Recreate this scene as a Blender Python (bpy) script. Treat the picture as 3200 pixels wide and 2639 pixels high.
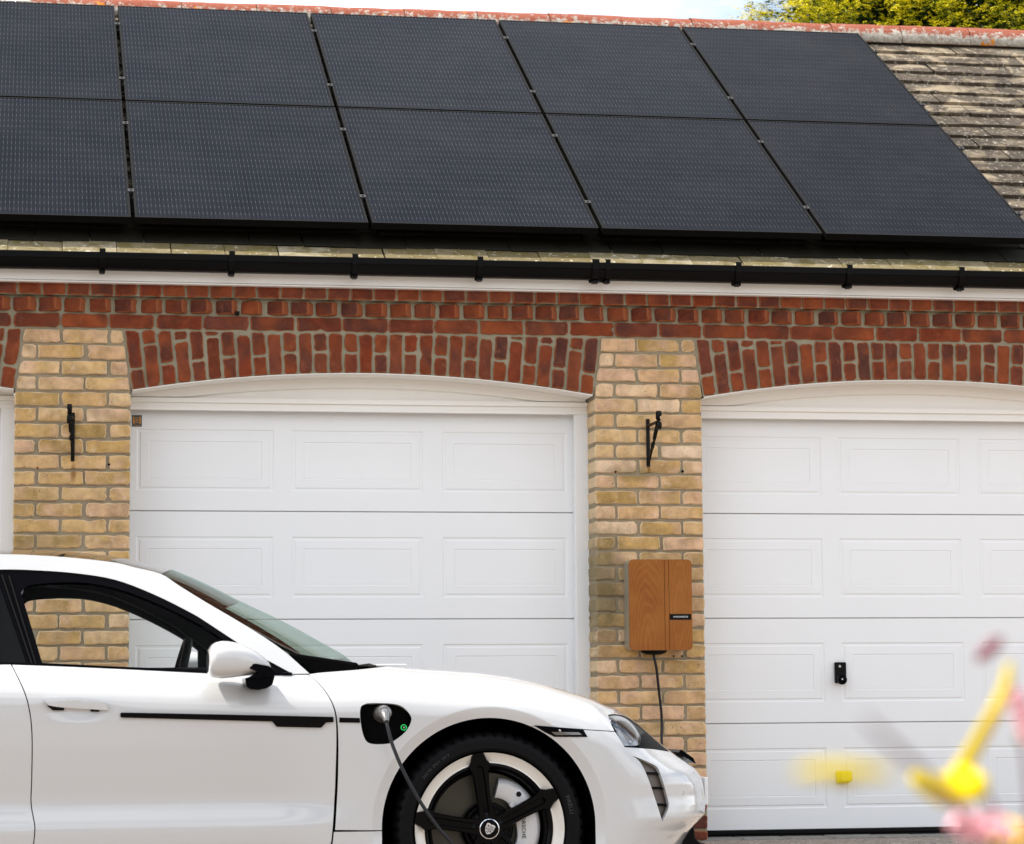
import bpy, bmesh, math, random
import numpy as np
from mathutils import Vector, Matrix
from mathutils.geometry import delaunay_2d_cdt
random.seed(7)
for o in list(bpy.data.objects): bpy.data.objects.remove(o)
SC = bpy.context.scene
COL = SC.collection
# ------------------------------------------------------------------ camera
YAW, PIT, ROL, F, D = 0.17762, 0.10186, -0.00749, 8444.7, 12.954
CAMZ = 0.70
cy_, sy_, cp_, sp_, cr_, sr_ = math.cos(YAW), math.sin(YAW), math.cos(PIT), math.sin(PIT), math.cos(ROL), math.sin(ROL)
FW = Vector((sy_*cp_, cy_*cp_, sp_)); RT0 = Vector((cy_, -sy_, 0)); UP0 = RT0.cross(FW)
RT = RT0*cr_ + UP0*sr_; UP = -RT0*sr_ + UP0*cr_
CAM = Vector((0, -D, CAMZ))
cd = bpy.data.cameras.new('camera'); cam = bpy.data.objects.new('camera', cd); COL.objects.link(cam)
cam.matrix_world = Matrix(((RT.x, UP.x, -FW.x, CAM.x), (RT.y, UP.y, -FW.y, CAM.y), (RT.z, UP.z, -FW.z, CAM.z), (0, 0, 0, 1)))
cd.sensor_width = 36; cd.sensor_fit = 'HORIZONTAL'; cd.lens = F*36/3200
cd.clip_start = 0.1; cd.clip_end = 2000
cd.dof.use_dof = True; cd.dof.focus_distance = 11.6; cd.dof.aperture_fstop = 7.6
SC.camera = cam
# ------------------------------------------------------------------ sky and sun
SUN = Vector((-0.52, 0.10, 0.80)).normalized()
EL = math.asin(SUN.z); AZ = math.atan2(SUN.x, SUN.y)
w = bpy.data.worlds.new('World'); SC.world = w; w.use_nodes = True
wn = w.node_tree; wn.nodes.clear()
def WN(t, **k):
    n = wn.nodes.new(t)
    for a, b in k.items(): setattr(n, a, b)
    return n
sky = WN('ShaderNodeTexSky', sky_type='NISHITA', sun_disc=False, sun_elevation=EL, sun_rotation=AZ)
tc = WN('ShaderNodeTexCoord'); mp = WN('ShaderNodeMapping'); mp.inputs['Scale'].default_value = (1, 1, 2.2)
nz = WN('ShaderNodeTexNoise'); nz.inputs['Scale'].default_value = 2.6; nz.inputs['Detail'].default_value = 8; nz.inputs['Roughness'].default_value = .55
cr = WN('ShaderNodeValToRGB'); cr.color_ramp.elements[0].position = .39; cr.color_ramp.elements[1].position = .56
mx = WN('ShaderNodeMixRGB'); mx.inputs[2].default_value = (10.3, 10.6, 11.0, 1)
bg = WN('ShaderNodeBackground'); bg.inputs[1].default_value = .12; wo = WN('ShaderNodeOutputWorld')
L = wn.links.new
L(tc.outputs['Generated'], mp.inputs[0]); L(mp.outputs[0], nz.inputs[0]); L(nz.outputs['Fac'], cr.inputs[0])
L(cr.outputs[0], mx.inputs[0]); L(sky.outputs[0], mx.inputs[1]); L(mx.outputs[0], bg.inputs[0]); L(bg.outputs[0], wo.inputs[0])
sl = bpy.data.lights.new('sun', 'SUN'); sl.energy = 4.0; sl.angle = math.radians(.6); sl.color = (1, .95, .87)
so = bpy.data.objects.new('sun', sl); COL.objects.link(so); so.rotation_euler = SUN.to_track_quat('Z', 'Y').to_euler()
SC.view_settings.view_transform = 'Standard'; SC.view_settings.look = 'None'; SC.view_settings.gamma = 1
SC.view_settings.exposure = 0.72
SC.render.engine = 'CYCLES'
# ------------------------------------------------------------------ helpers
def at(u, v, Y=0.0):
    """point on the plane y=Y whose picture is at photo pixel (u, v)"""
    d = FW*F + RT*(u-1600) - UP*(v-1319.5)
    return CAM + d*((Y+D)/d.y)
def empty(name, loc=(0, 0, 0), parent=None):
    o = bpy.data.objects.new(name, None); COL.objects.link(o); o.location = loc; o.empty_display_size = .1
    if parent: o.parent = parent
    return o
def tag(o, label, cat, group=None):
    o['label'] = label; o['category'] = cat
    if group: o['group'] = group
    return o
def wpos(o):
    p = Vector((0, 0, 0))
    while o: p += o.location; o = o.parent
    return p
def link(name, me, m, parent=None, smooth=False):
    """vertices are in world coordinates; moved into the parent's frame"""
    o = bpy.data.objects.new(name, me); COL.objects.link(o)
    if m is not None:
        for q in (m if isinstance(m, (list, tuple)) else [m]): me.materials.append(q)
    if parent:
        o.parent = parent; o.location = -wpos(parent)
    if smooth:
        me.polygons.foreach_set('use_smooth', [True]*len(me.polygons))
    return o
def obj(name, vs, fs, m, parent=None, smooth=False):
    me = bpy.data.meshes.new(name); me.from_pydata([tuple(v) for v in vs], [], fs); me.update()
    return link(name, me, m, parent, smooth)
class MB:
    def __init__(s): s.v = []; s.f = []; s.mi = []
    def add(s, vs, fs, mi=0):
        b = len(s.v); s.v += [tuple(v) for v in vs]; s.f += [tuple(i+b for i in f) for f in fs]; s.mi += [mi]*len(fs); return s
    def box(s, a, b, mi=0):
        x0, y0, z0 = a; x1, y1, z1 = b
        return s.add([(x0,y0,z0),(x1,y0,z0),(x1,y1,z0),(x0,y1,z0),(x0,y0,z1),(x1,y0,z1),(x1,y1,z1),(x0,y1,z1)],
                     [(0,3,2,1),(4,5,6,7),(0,1,5,4),(1,2,6,5),(2,3,7,6),(3,0,4,7)], mi)
    def obox(s, c, ax, ay, az, mi=0):
        """box from centre and three half vectors"""
        c = Vector(c); ax, ay, az = Vector(ax), Vector(ay), Vector(az); vs = []
        for k in (-1, 1):
            for i, j in ((-1,-1),(1,-1),(1,1),(-1,1)): vs.append(c+ax*i+ay*j+az*k)
        return s.add(vs, [(0,3,2,1),(4,5,6,7),(0,1,5,4),(1,2,6,5),(2,3,7,6),(3,0,4,7)], mi)
    def tube(s, pts, r, n=10, mi=0, cap=True, flat=1.0):
        pts = [Vector(p) for p in pts]; rs = r if isinstance(r, (list, tuple)) else [r]*len(pts)
        vs = []; t0 = (pts[1]-pts[0]).normalized()
        nrm = t0.orthogonal().normalized()
        for i, p in enumerate(pts):
            t = (pts[min(i+1, len(pts)-1)]-pts[max(i-1, 0)]).normalized()
            nrm = (nrm - t*nrm.dot(t)).normalized(); b = t.cross(nrm)
            for k in range(n):
                a = 2*math.pi*k/n; vs.append(p+(nrm*math.cos(a)+b*math.sin(a)*flat)*rs[i])
        fs = []
        for i in range(len(pts)-1):
            for k in range(n):
                fs.append((i*n+k, i*n+(k+1) % n, (i+1)*n+(k+1) % n, (i+1)*n+k))
        if cap: fs += [tuple(range(n))[::-1], tuple(range((len(pts)-1)*n, len(pts)*n))]
        return s.add(vs, fs, mi)
    def lathe(s, prof, c, axis='y', n=48, mi=0, a0=0, a1=2*math.pi):
        """prof: (radius, offset along +y); rotated round the y axis through c"""
        full = abs(a1-a0-2*math.pi) < 1e-6; m = n if full else n+1; vs = []
        for r, h in prof:
            for k in range(m):
                a = a0+(a1-a0)*k/n
                vs.append((c[0]+r*math.cos(a), c[1]+h, c[2]+r*math.sin(a)))
        fs = []
        for i in range(len(prof)-1):
            for k in range(n):
                k2 = (k+1) % m
                fs.append((i*m+k, i*m+k2, (i+1)*m+k2, (i+1)*m+k))
        return s.add(vs, fs, mi)
    def prism(s, poly, y0, y1, mi=0, bev=0.0):
        """poly: (x,z) list counter-clockwise seen from -y; front at y0"""
        n = len(poly); cx = sum(p[0] for p in poly)/n; cz = sum(p[1] for p in poly)/n
        vs = []
        if bev:
            inn = []
            for i, p in enumerate(poly):
                a = Vector(poly[i-1]); b = Vector(p); c = Vector(poly[(i+1) % n])
                e1 = (b-a).normalized(); e2 = (c-b).normalized(); nn = Vector((-(e1.y+e2.y), e1.x+e2.x))
                nn = nn.normalized() if nn.length > 1e-6 else Vector((-e1.y, e1.x)); inn.append(b+nn*bev)
            vs = [(p.x, y0, p.y) for p in inn]+[(p[0], y0+bev, p[1]) for p in poly]+[(p[0], y1, p[1]) for p in poly]
            fs = [tuple(range(n))]+[(i, n+i, n+(i+1) % n, (i+1) % n) for i in range(n)]+[(n+i, 2*n+i, 2*n+(i+1) % n, n+(i+1) % n) for i in range(n)]
            fs.append(tuple(range(2*n, 3*n))[::-1])
        else:
            vs = [(p[0], y0, p[1]) for p in poly]+[(p[0], y1, p[1]) for p in poly]
            fs = [tuple(range(n)), tuple(range(n, 2*n))[::-1]]+[(i, n+i, n+(i+1) % n, (i+1) % n) for i in range(n)]
        return s.add(vs, fs, mi)
    def build(s, name, m, parent=None, smooth=False, bevel=0):
        me = bpy.data.meshes.new(name); me.from_pydata(s.v, [], s.f); me.polygons.foreach_set('material_index', s.mi); me.update()
        bm = bmesh.new(); bm.from_mesh(me); bmesh.ops.recalc_face_normals(bm, faces=bm.faces); bm.to_mesh(me); bm.free()
        o = link(name, me, m, parent, False)
        if smooth:
            me.polygons.foreach_set('use_smooth', [True]*len(me.polygons))
            me.set_sharp_from_angle(angle=math.radians(38))
        if bevel:
            b = o.modifiers.new('bevel', 'BEVEL'); b.width = bevel; b.segments = 2; b.limit_method = 'ANGLE'
        return o
# ------------------------------------------------------------------ materials
def newmat(name, col=(.5,.5,.5), rough=.5, metal=0, spec=.5, coat=0, **kw):
    m = bpy.data.materials.new(name); m.use_nodes = True; b = m.node_tree.nodes['Principled BSDF']
    b.inputs['Base Color'].default_value = (*col, 1); b.inputs['Roughness'].default_value = rough
    b.inputs['Metallic'].default_value = metal; b.inputs['Specular IOR Level'].default_value = spec
    if coat: b.inputs['Coat Weight'].default_value = coat; b.inputs['Coat Roughness'].default_value = .03
    return m
class NT:
    def __init__(s, m): s.t = m.node_tree; s.b = s.t.nodes['Principled BSDF']; s.m = m
    def n(s, t, **k):
        x = s.t.nodes.new(t)
        for a, b in k.items():
            if a.startswith('_'): x.inputs[a[1:].replace('_', ' ')].default_value = b
            else: setattr(x, a, b)
        return x
    def l(s, a, b): s.t.links.new(a, b)
    def coord(s, kind='Object', scale=(1, 1, 1), rnd=False):
        c = s.n('ShaderNodeTexCoord'); m = s.n('ShaderNodeMapping'); m.inputs['Scale'].default_value = scale
        s.l(c.outputs[kind], m.inputs[0])
        if rnd:
            oi = s.n('ShaderNodeObjectInfo'); v = s.n('ShaderNodeVectorMath', operation='SCALE'); v.inputs[0].default_value = (31, 17, 53)
            s.l(oi.outputs['Random'], v.inputs['Scale']); s.l(v.outputs[0], m.inputs['Location'])
        return m.outputs[0]
    def noise(s, co, sc, det=4, ro=.6, dist=0):
        x = s.n('ShaderNodeTexNoise'); x.inputs['Scale'].default_value = sc; x.inputs['Detail'].default_value = det
        x.inputs['Roughness'].default_value = ro; x.inputs['Distortion'].default_value = dist; s.l(co, x.inputs['Vector']); return x.outputs['Fac']
    def ramp(s, f, stops, interp='LINEAR'):
        r = s.n('ShaderNodeValToRGB'); e = r.color_ramp.elements; r.color_ramp.interpolation = interp
        for i, (p, c) in enumerate(stops):
            c = (c, c, c) if not isinstance(c, tuple) else c
            if i < 2: e[i].position = p; e[i].color = (*c, 1)
            else: q = e.new(p); q.color = (*c, 1)
        s.l(f, r.inputs[0]); return r.outputs[0]
    def mix(s, f, a, b, mode='MIX'):
        x = s.n('ShaderNodeMixRGB', blend_type=mode)
        for k, v in ((0, f), (1, a), (2, b)):
            if isinstance(v, (int, float)): x.inputs[k].default_value = v if k == 0 else (v, v, v, 1)
            elif isinstance(v, tuple): x.inputs[k].default_value = (*v, 1)
            else: s.l(v, x.inputs[k])
        return x.outputs[0]
    def math(s, op, a, b=0.0, c=None):
        x = s.n('ShaderNodeMath', operation=op)
        for k, v in ((0, a), (1, b), (2, c)):
            if v is None: continue
            if isinstance(v, (int, float)): x.inputs[k].default_value = v
            else: s.l(v, x.inputs[k])
        return x.outputs[0]
    def bump(s, h, st=.3, dist=.002):
        x = s.n('ShaderNodeBump'); x.inputs['Strength'].default_value = st; x.inputs['Distance'].default_value = dist
        s.l(h, x.inputs['Height']); s.l(x.outputs[0], s.b.inputs['Normal'])
    def col(s, c): s.l(c, s.b.inputs['Base Color'])
    def rnd(s): return s.n('ShaderNodeObjectInfo').outputs['Random']
    def attr(s, name): return s.n('ShaderNodeAttribute', attribute_name=name).outputs['Fac']
def brick_mat(name, pal, edgecol, pits, lichen, stain=False):
    m = newmat(name, rough=.88, spec=.25); t = NT(m); co = t.coord(rnd=True)
    base = t.ramp(t.rnd(), pal)
    n1 = t.noise(co, 14, 5, .65); n2 = t.noise(co, 60, 4, .7); n3 = t.noise(co, 5, 3)
    c = t.mix(t.ramp(n3, [(.42, 0.), (.58, .8)]), base, t.ramp(t.noise(co, 3.3, 2), pal))
    c = t.mix(t.ramp(n1, [(.3, .0), (.75, 1.)]), t.mix(1., c, .66, 'MULTIPLY'), t.mix(1., c, 1.28, 'MULTIPLY'))
    e = t.attr('edge'); ew = t.ramp(t.math('ADD', t.math('MULTIPLY', e, .8), t.math('MULTIPLY', n2, .5)), [(.62, 0.), (.86, .85)])
    c = t.mix(ew, c, edgecol)
    c = t.mix(t.ramp(t.noise(co, 22, 6, .75), [(.58, 0.), (.69, .45)]), c, lichen)
    c = t.mix(t.ramp(t.noise(co, 75, 5, .8), [(.58, 0.), (.68, .5)]), c, edgecol)
    v = t.n('ShaderNodeTexVoronoi'); v.inputs['Scale'].default_value = 55; t.l(co, v.inputs['Vector'])
    pit = t.ramp(v.outputs['Distance'], [(.10, 1.), (.17, 0.)]); sel = t.ramp(t.noise(co, 9, 2), [(.5, 0.), (.6, pits)])
    c = t.mix(t.math('MULTIPLY', pit, sel), c, (.03, .022, .015))
    if stain:
        cw = t.coord()
        for (u, v, rx, rz, colr, k_) in ((1880, 1840, .16, .36, (.10,.085,.035), .75), (1990, 1480, .16, .05, (.16,.11,.03), .6), (229, 1475, .016, .06, (.22,.10,.02), .8), (2028, 1468, .012, .03, (.22,.10,.02), .8), (130, 1690, .22, .05, (.14,.11,.03), .45), (80, 1580, .2, .03, (.2,.14,.03), .3)):
            p = at(u, v); vm = t.n('ShaderNodeVectorMath', operation='SUBTRACT'); vm.inputs[1].default_value = (p.x, 0, p.z); t.l(cw, vm.inputs[0])
            v2 = t.n('ShaderNodeVectorMath', operation='MULTIPLY'); v2.inputs[1].default_value = (1/rx, 0, 1/rz); t.l(vm.outputs[0], v2.inputs[0])
            ln = t.n('ShaderNodeVectorMath', operation='LENGTH'); t.l(v2.outputs[0], ln.inputs[0])
            f = t.math('ADD', ln.outputs['Value'], t.math('MULTIPLY', t.noise(cw, 14, 5, .7), 1.1)); c = t.mix(t.ramp(f, [(.75, k_), (1., 0.)]) if False else t.math('MULTIPLY', t.ramp(t.math('MULTIPLY', f, .5), [(.45, 1.), (.8, 0.)]), k_), c, colr)
    t.col(c); t.bump(t.math('ADD', t.math('MULTIPLY', n1, .8), n2), .55, .004); return m
M = {}
M['yellow_brick'] = brick_mat('yellow_brick', [(0, (.58,.37,.155)), (.2, (.66,.45,.24)), (.38, (.49,.295,.095)), (.55, (.64,.40,.26)), (.7, (.36,.225,.065)), (.85, (.60,.375,.17)), (1, (.70,.51,.34))], (.66,.50,.31), .9, (.66,.52,.40), True)
M['red_brick'] = brick_mat('red_brick', [(0, (.215,.042,.011)), (.2, (.120,.026,.011)), (.4, (.255,.058,.016)), (.56, (.080,.028,.020)), (.75, (.190,.032,.008)), (1, (.140,.040,.024))], (.32,.095,.035), .2, (.30,.10,.05))
m = M['mortar'] = newmat('mortar', rough=.95, spec=.1); t = NT(m); co = t.coord()
t.col(t.mix(t.noise(co, 9, 6, .7), (.22,.175,.11), (.38,.315,.22))); t.bump(t.noise(co, 90, 5, .75), .6, .005)
m = M['red_mortar'] = newmat('red_mortar', rough=.95, spec=.1); t = NT(m); co = t.coord()
t.col(t.mix(t.noise(co, 8, 6, .7), (.21,.185,.12), (.36,.325,.235))); t.bump(t.noise(co, 90, 5, .75), .6, .005)
def painted(name, col, rough=.45, v=.05, spec=.5):
    m = newmat(name, col, rough, spec=spec); t = NT(m); co = t.coord()
    a = t.noise(co, 1.3, 4); b = t.noise(co, 40, 3)
    t.col(t.mix(t.ramp(a, [(.35, 0.), (.7, 1.)]), tuple(c*(1-v) for c in col), col)); t.bump(b, .06, .001); return m
M['door_white'] = painted('door_white', (.80,.80,.795), .42, .03)
M['upvc'] = painted('upvc_white', (.83,.80,.75), .35, .04)
M['frame_white'] = painted('frame_white', (.80,.80,.79), .35, .03)
M['gutter'] = painted('gutter_black', (.0035,.003,.0028), .36, .3, .07)
M['black'] = newmat('black_plastic', (.004,.004,.004), .4, spec=.10)
M['gloss_black'] = newmat('gloss_black', (.002,.002,.003), .10, spec=.03)
M['matt_black'] = newmat('matt_black', (.003,.003,.003), .9, spec=.03)
M['rubber'] = newmat('rubber', (.005,.005,.005), .62, spec=.08)
M['iron'] = painted('wrought_iron', (.006,.0055,.005), .5, .4, .15)
m = M['panel_glass'] = newmat('solar_cell_glass', (.012,.014,.022), .30, spec=.007); t = NT(m)
uv = t.n('ShaderNodeUVMap').outputs[0]; sp = t.n('ShaderNodeSeparateXYZ'); t.l(uv, sp.inputs[0])
fx = t.math('FRACT', t.math('MULTIPLY', sp.outputs[0], 54)); line = t.math('LESS_THAN', t.math('ABSOLUTE', t.math('SUBTRACT', fx, .5)), .07)
fy = t.math('FRACT', t.math('MULTIPLY', sp.outputs[1], 20)); dash = t.math('GREATER_THAN', fy, .62)
cell = t.math('LESS_THAN', t.math('ABSOLUTE', t.math('SUBTRACT', t.math('FRACT', t.math('MULTIPLY', sp.outputs[0], 6)), .5)), .488)
celly = t.math('LESS_THAN', t.math('ABSOLUTE', t.math('SUBTRACT', fy, .5)), .475)
co = t.coord(rnd=True)
c = t.mix(t.math('MULTIPLY', cell, celly), (.0055,.0055,.007), t.mix(t.noise(co, 2.2, 3), (.0042,.0060,.0105), (.0075,.0092,.0145)))
c = t.mix(t.math('MULTIPLY', line, t.math('ADD', t.math('MULTIPLY', dash, .12), .035)), c, (.33,.32,.31))
c = t.mix(1., c, t.ramp(t.rnd(), [(0, .82), (1, 1.22)]), 'MULTIPLY'); c = t.mix(t.ramp(t.noise(t.coord(scale=(1,1,1)), 2.2, 6, .75), [(.42, 0.), (.8, .035)]), c, (.25,.24,.22))
c = t.mix(t.ramp(t.noise(t.coord(), 34, 3, .8), [(.73, 0.), (.76, .5)]), c, (.3,.3,.3))
t.col(c)
m = M['panel_frame'] = newmat('panel_frame', (.004,.0035,.003), .5, spec=.05)
m = M['aluminium'] = newmat('aluminium', (.35,.34,.33), .35, 1)
# roof tile
m = M['roof_tile'] = newmat('roof_tile', rough=.92, spec=.2); t = NT(m); co = t.coord(rnd=True); cw = t.coord()
base = t.ramp(t.rnd(), [(0, (.045,.034,.024)), (.35, (.080,.062,.044)), (.6, (.125,.105,.075)), (.8, (.055,.043,.031)), (1, (.16,.14,.105))])
c = t.mix(t.ramp(t.noise(co, 5.5, 5, .6, .8), [(.50, 0.), (.60, .8)]), base, (.30,.235,.155))
c = t.mix(t.ramp(t.noise(cw, 1.6, 4, .6), [(.46, 0.), (.64, .7)]), c, (.035,.027,.02))
c = t.mix(t.ramp(t.noise(co, 38, 5, .75), [(.58, 0.), (.63, .85)]), c, (.46,.42,.34))
c = t.mix(t.ramp(t.noise(co, 12, 5, .75), [(.68, 0.), (.75, .8)]), c, (.36,.28,.06))
t.col(c); t.bump(t.noise(co, 45, 6, .7), .6, .006)
m = M['eave_tile'] = newmat('mossy_tile', rough=.92, spec=.2); t = NT(m); co = t.coord(rnd=True)
base = t.ramp(t.rnd(), [(0, (.15,.115,.055)), (.5, (.22,.18,.105)), (1, (.30,.255,.17))])
c = t.mix(t.ramp(t.noise(co, 10, 5, .6, .6), [(.45, 0.), (.6, .8)]), base, (.13,.10,.03))
c = t.mix(t.ramp(t.noise(co, 30, 5, .75), [(.60, 0.), (.66, .9)]), c, (.66,.62,.50))
c = t.mix(t.ramp(t.noise(co, 16, 5, .75), [(.62, 0.), (.7, .7)]), c, (.10,.07,.03))
t.col(c); t.bump(t.noise(co, 45, 6, .7), .6, .006)
m = M['ridge'] = newmat('ridge_tile', rough=.9, spec=.2); t = NT(m); co = t.coord(rnd=True); cw = t.coord()
c = t.mix(t.noise(co, 12, 4), (.24,.060,.034), (.34,.11,.065)); hz = t.n('ShaderNodeSeparateXYZ'); t.l(cw, hz.inputs[0])
lo = t.attr('low')
lm = t.ramp(t.math('ADD', t.math('MULTIPLY', t.noise(co, 26, 7, .8), 1.05), t.math('MULTIPLY', lo, .36)), [(.65, 0.), (.71, .92)])
c = t.mix(lm, c, t.ramp(t.noise(co, 40, 4), [(.3, (.26,.24,.19)), (.7, (.58,.55,.48))]))
c = t.mix(t.ramp(t.math('ADD', t.noise(cw, 5.3, 4, .7), t.math('MULTIPLY', lo, .04)), [(.67, 0.), (.70, 1.)]), c, (.62,.22,.02))
t.col(c); t.bump(t.noise(co, 50, 6, .7), .8, .01)
# ground
m = M['ground'] = newmat('gravel', rough=.95, spec=.2); t = NT(m); co = t.coord()
v = t.n('ShaderNodeTexVoronoi'); v.inputs['Scale'].default_value = 70; t.l(co, v.inputs['Vector'])
sv = t.n('ShaderNodeSeparateXYZ'); t.l(v.outputs['Color'], sv.inputs[0])
c = t.ramp(sv.outputs[0], [(0, (.16,.13,.105)), (.4, (.26,.215,.18)), (.75, (.36,.30,.25)), (1, (.46,.41,.36))])
c = t.mix(t.ramp(t.noise(co, 1.1, 5), [(.35, 0.), (.7, .5)]), c, (.30,.235,.185))
t.col(c); t.bump(v.outputs['Distance'], 1., .01)
m = M['concrete'] = newmat('concrete', rough=.95, spec=.15); t = NT(m); co = t.coord()
t.col(t.mix(t.noise(co, 22, 6, .75), (.10,.095,.085), (.36,.34,.31))); t.bump(t.noise(co, 40, 6, .75), .8, .01)
m = M['foliage'] = newmat('conifer_foliage', rough=.7, spec=.25); t = NT(m)
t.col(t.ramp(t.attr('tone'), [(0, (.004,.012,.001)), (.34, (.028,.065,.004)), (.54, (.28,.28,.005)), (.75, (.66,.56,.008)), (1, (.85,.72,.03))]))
tl_ = t.n('ShaderNodeBsdfTranslucent'); ms_ = t.n('ShaderNodeMixShader'); ms_.inputs[0].default_value = .35
t.l(t.b.inputs['Base Color'].links[0].from_socket, tl_.inputs[0]); t.l(t.b.outputs[0], ms_.inputs[1]); t.l(tl_.outputs[0], ms_.inputs[2]); t.l(ms_.outputs[0], t.t.nodes['Material Output'].inputs[0])
M['bark'] = painted('bark', (.10,.065,.045), .9, .4)
# car
m = M['paint'] = newmat('white_car_paint', (.52,.52,.515), .26, spec=.5, coat=1)
m = M['tyre'] = newmat('tyre_rubber', (.003,.003,.0035), .5, spec=.10); t = NT(m); t.bump(t.noise(t.coord(), 300, 2), .1, .001)
M['letter'] = newmat('tyre_lettering', (.028,.028,.032), .5)
M['rim_black'] = newmat('rim_black', (.0014,.0014,.0018), .10, spec=.09)
M['rim_white'] = newmat('rim_white', (.66,.63,.57), .25, coat=.7)
M['disc'] = newmat('brake_disc', (.045,.042,.03), .35, .5)
M['caliper'] = newmat('caliper_silver', (.55,.55,.55), .4, .15)
M['chrome'] = newmat('chrome', (.75,.75,.76), .12, 1)
M['badge_silver'] = newmat('badge_silver', (.62,.62,.62), .3, .6)
M['carbon'] = newmat('carbon_trim', (.003,.0025,.0025), .2, spec=.07)
def glass(name, tint, refl, rough=.02, k=1.0):
    m = bpy.data.materials.new(name); m.use_nodes = True; t = m.node_tree; t.nodes.clear()
    o = t.nodes.new('ShaderNodeOutputMaterial'); mi = t.nodes.new('ShaderNodeMixShader'); tr = t.nodes.new('ShaderNodeBsdfTransparent')
    g = t.nodes.new('ShaderNodeBsdfGlossy'); f = t.nodes.new('ShaderNodeFresnel'); f.inputs[0].default_value = 1.5
    mm = t.nodes.new('ShaderNodeMath'); mm.operation = 'MULTIPLY_ADD'; mm.inputs[1].default_value = k; mm.inputs[2].default_value = refl
    tr.inputs[0].default_value = (*tint, 1); g.inputs['Roughness'].default_value = rough
    t.links.new(f.outputs[0], mm.inputs[0]); t.links.new(mm.outputs[0], mi.inputs[0]); t.links.new(tr.outputs[0], mi.inputs[1])
    t.links.new(g.outputs[0], mi.inputs[2]); t.links.new(mi.outputs[0], o.inputs[0]); return m
M['side_glass'] = glass('clear_side_glass', (.95,.965,.96), .0, k=.10)
M['screen_glass'] = glass('windscreen_glass', (.66,.80,.73), .015, k=.33)
M['dark_glass'] = glass('privacy_glass', (.03,.03,.033), .0, k=.35)
M['roof_glass'] = newmat('roof_glass', (.008,.008,.009), .12, coat=1)
M['lens'] = glass('lamp_lens', (.93,.95,.97), .06)
m = M['green_ring'] = newmat('charge_light', (.02,.5,.1), .4); m.node_tree.nodes['Principled BSDF'].inputs['Emission Color'].default_value = (.02,.8,.15,1); m.node_tree.nodes['Principled BSDF'].inputs['Emission Strength'].default_value = .5
m = M['wood'] = newmat('wood_veneer', rough=.5, spec=.18); t = NT(m); co = t.coord()
sx = t.n('ShaderNodeSeparateXYZ'); t.l(co, sx.inputs[0])
X0 = at(2064, 1890, -.125).x; Z0 = at(2064, 1890, -.125).z
def cathedral(cx, cz, kx, kz):
    dx = t.math('MULTIPLY', t.math('SUBTRACT', sx.outputs[0], cx), kx); dz = t.math('MULTIPLY', t.math('SUBTRACT', sx.outputs[2], cz), kz)
    return t.math('SQRT', t.math('ADD', t.math('ADD', t.math('MULTIPLY', dx, dx), t.math('MULTIPLY', dz, dz)), .001))
gx = t.math('GREATER_THAN', sx.outputs[0], at(2088, 1890, -.125).x)
ri = t.mix(gx, cathedral(X0-.07, Z0-.22, 1., .22), cathedral(X0+.095, Z0-.05, 1., .16))
wob = t.math('MULTIPLY', t.noise(t.coord(scale=(9, 9, 2.2)), 1., 3), .045)
g = t.math('SINE', t.math('MULTIPLY', t.math('ADD', ri, wob), 640))
c = t.mix(t.ramp(g, [(0, .15), (1, .75)]), (.225,.070,.010), (.35,.125,.020))
c = t.mix(t.math('MULTIPLY', t.noise(t.coord(scale=(220, 220, 6)), 1., 3), .7), c, (.21,.06,.012))
c = t.mix(t.ramp(t.noise(t.coord(), 6, 3), [(.35, .0), (.7, .5)]), c, (.36,.14,.028)); t.col(c); t.b.inputs['Metallic'].default_value = 0
M['brushed'] = newmat('brushed_metal', (.50,.49,.42), .38, .75)
# ------------------------------------------------------------------ ground
gy = [-150, -60, -20, -14, -10, -6, -3.2, -2.0, -.8, -.35, 0.0, .30, 8, 60, 260]
gz = [-.17]*8+[-.045, -.006, 0, 0, 0, 0, 0]
gx_ = [-150, -40, -12, -6, -2, 0, 2, 4, 6, 9, 14, 40, 150]
vs = [(x, y, z) for y, z in zip(gy, gz) for x in gx_]; n = len(gx_)
fs = [(j*n+i, j*n+i+1, (j+1)*n+i+1, (j+1)*n+i) for j in range(len(gy)-1) for i in range(n-1)]
ground = obj('ground', vs, fs, M['ground']); ground['kind'] = 'structure'
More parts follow.
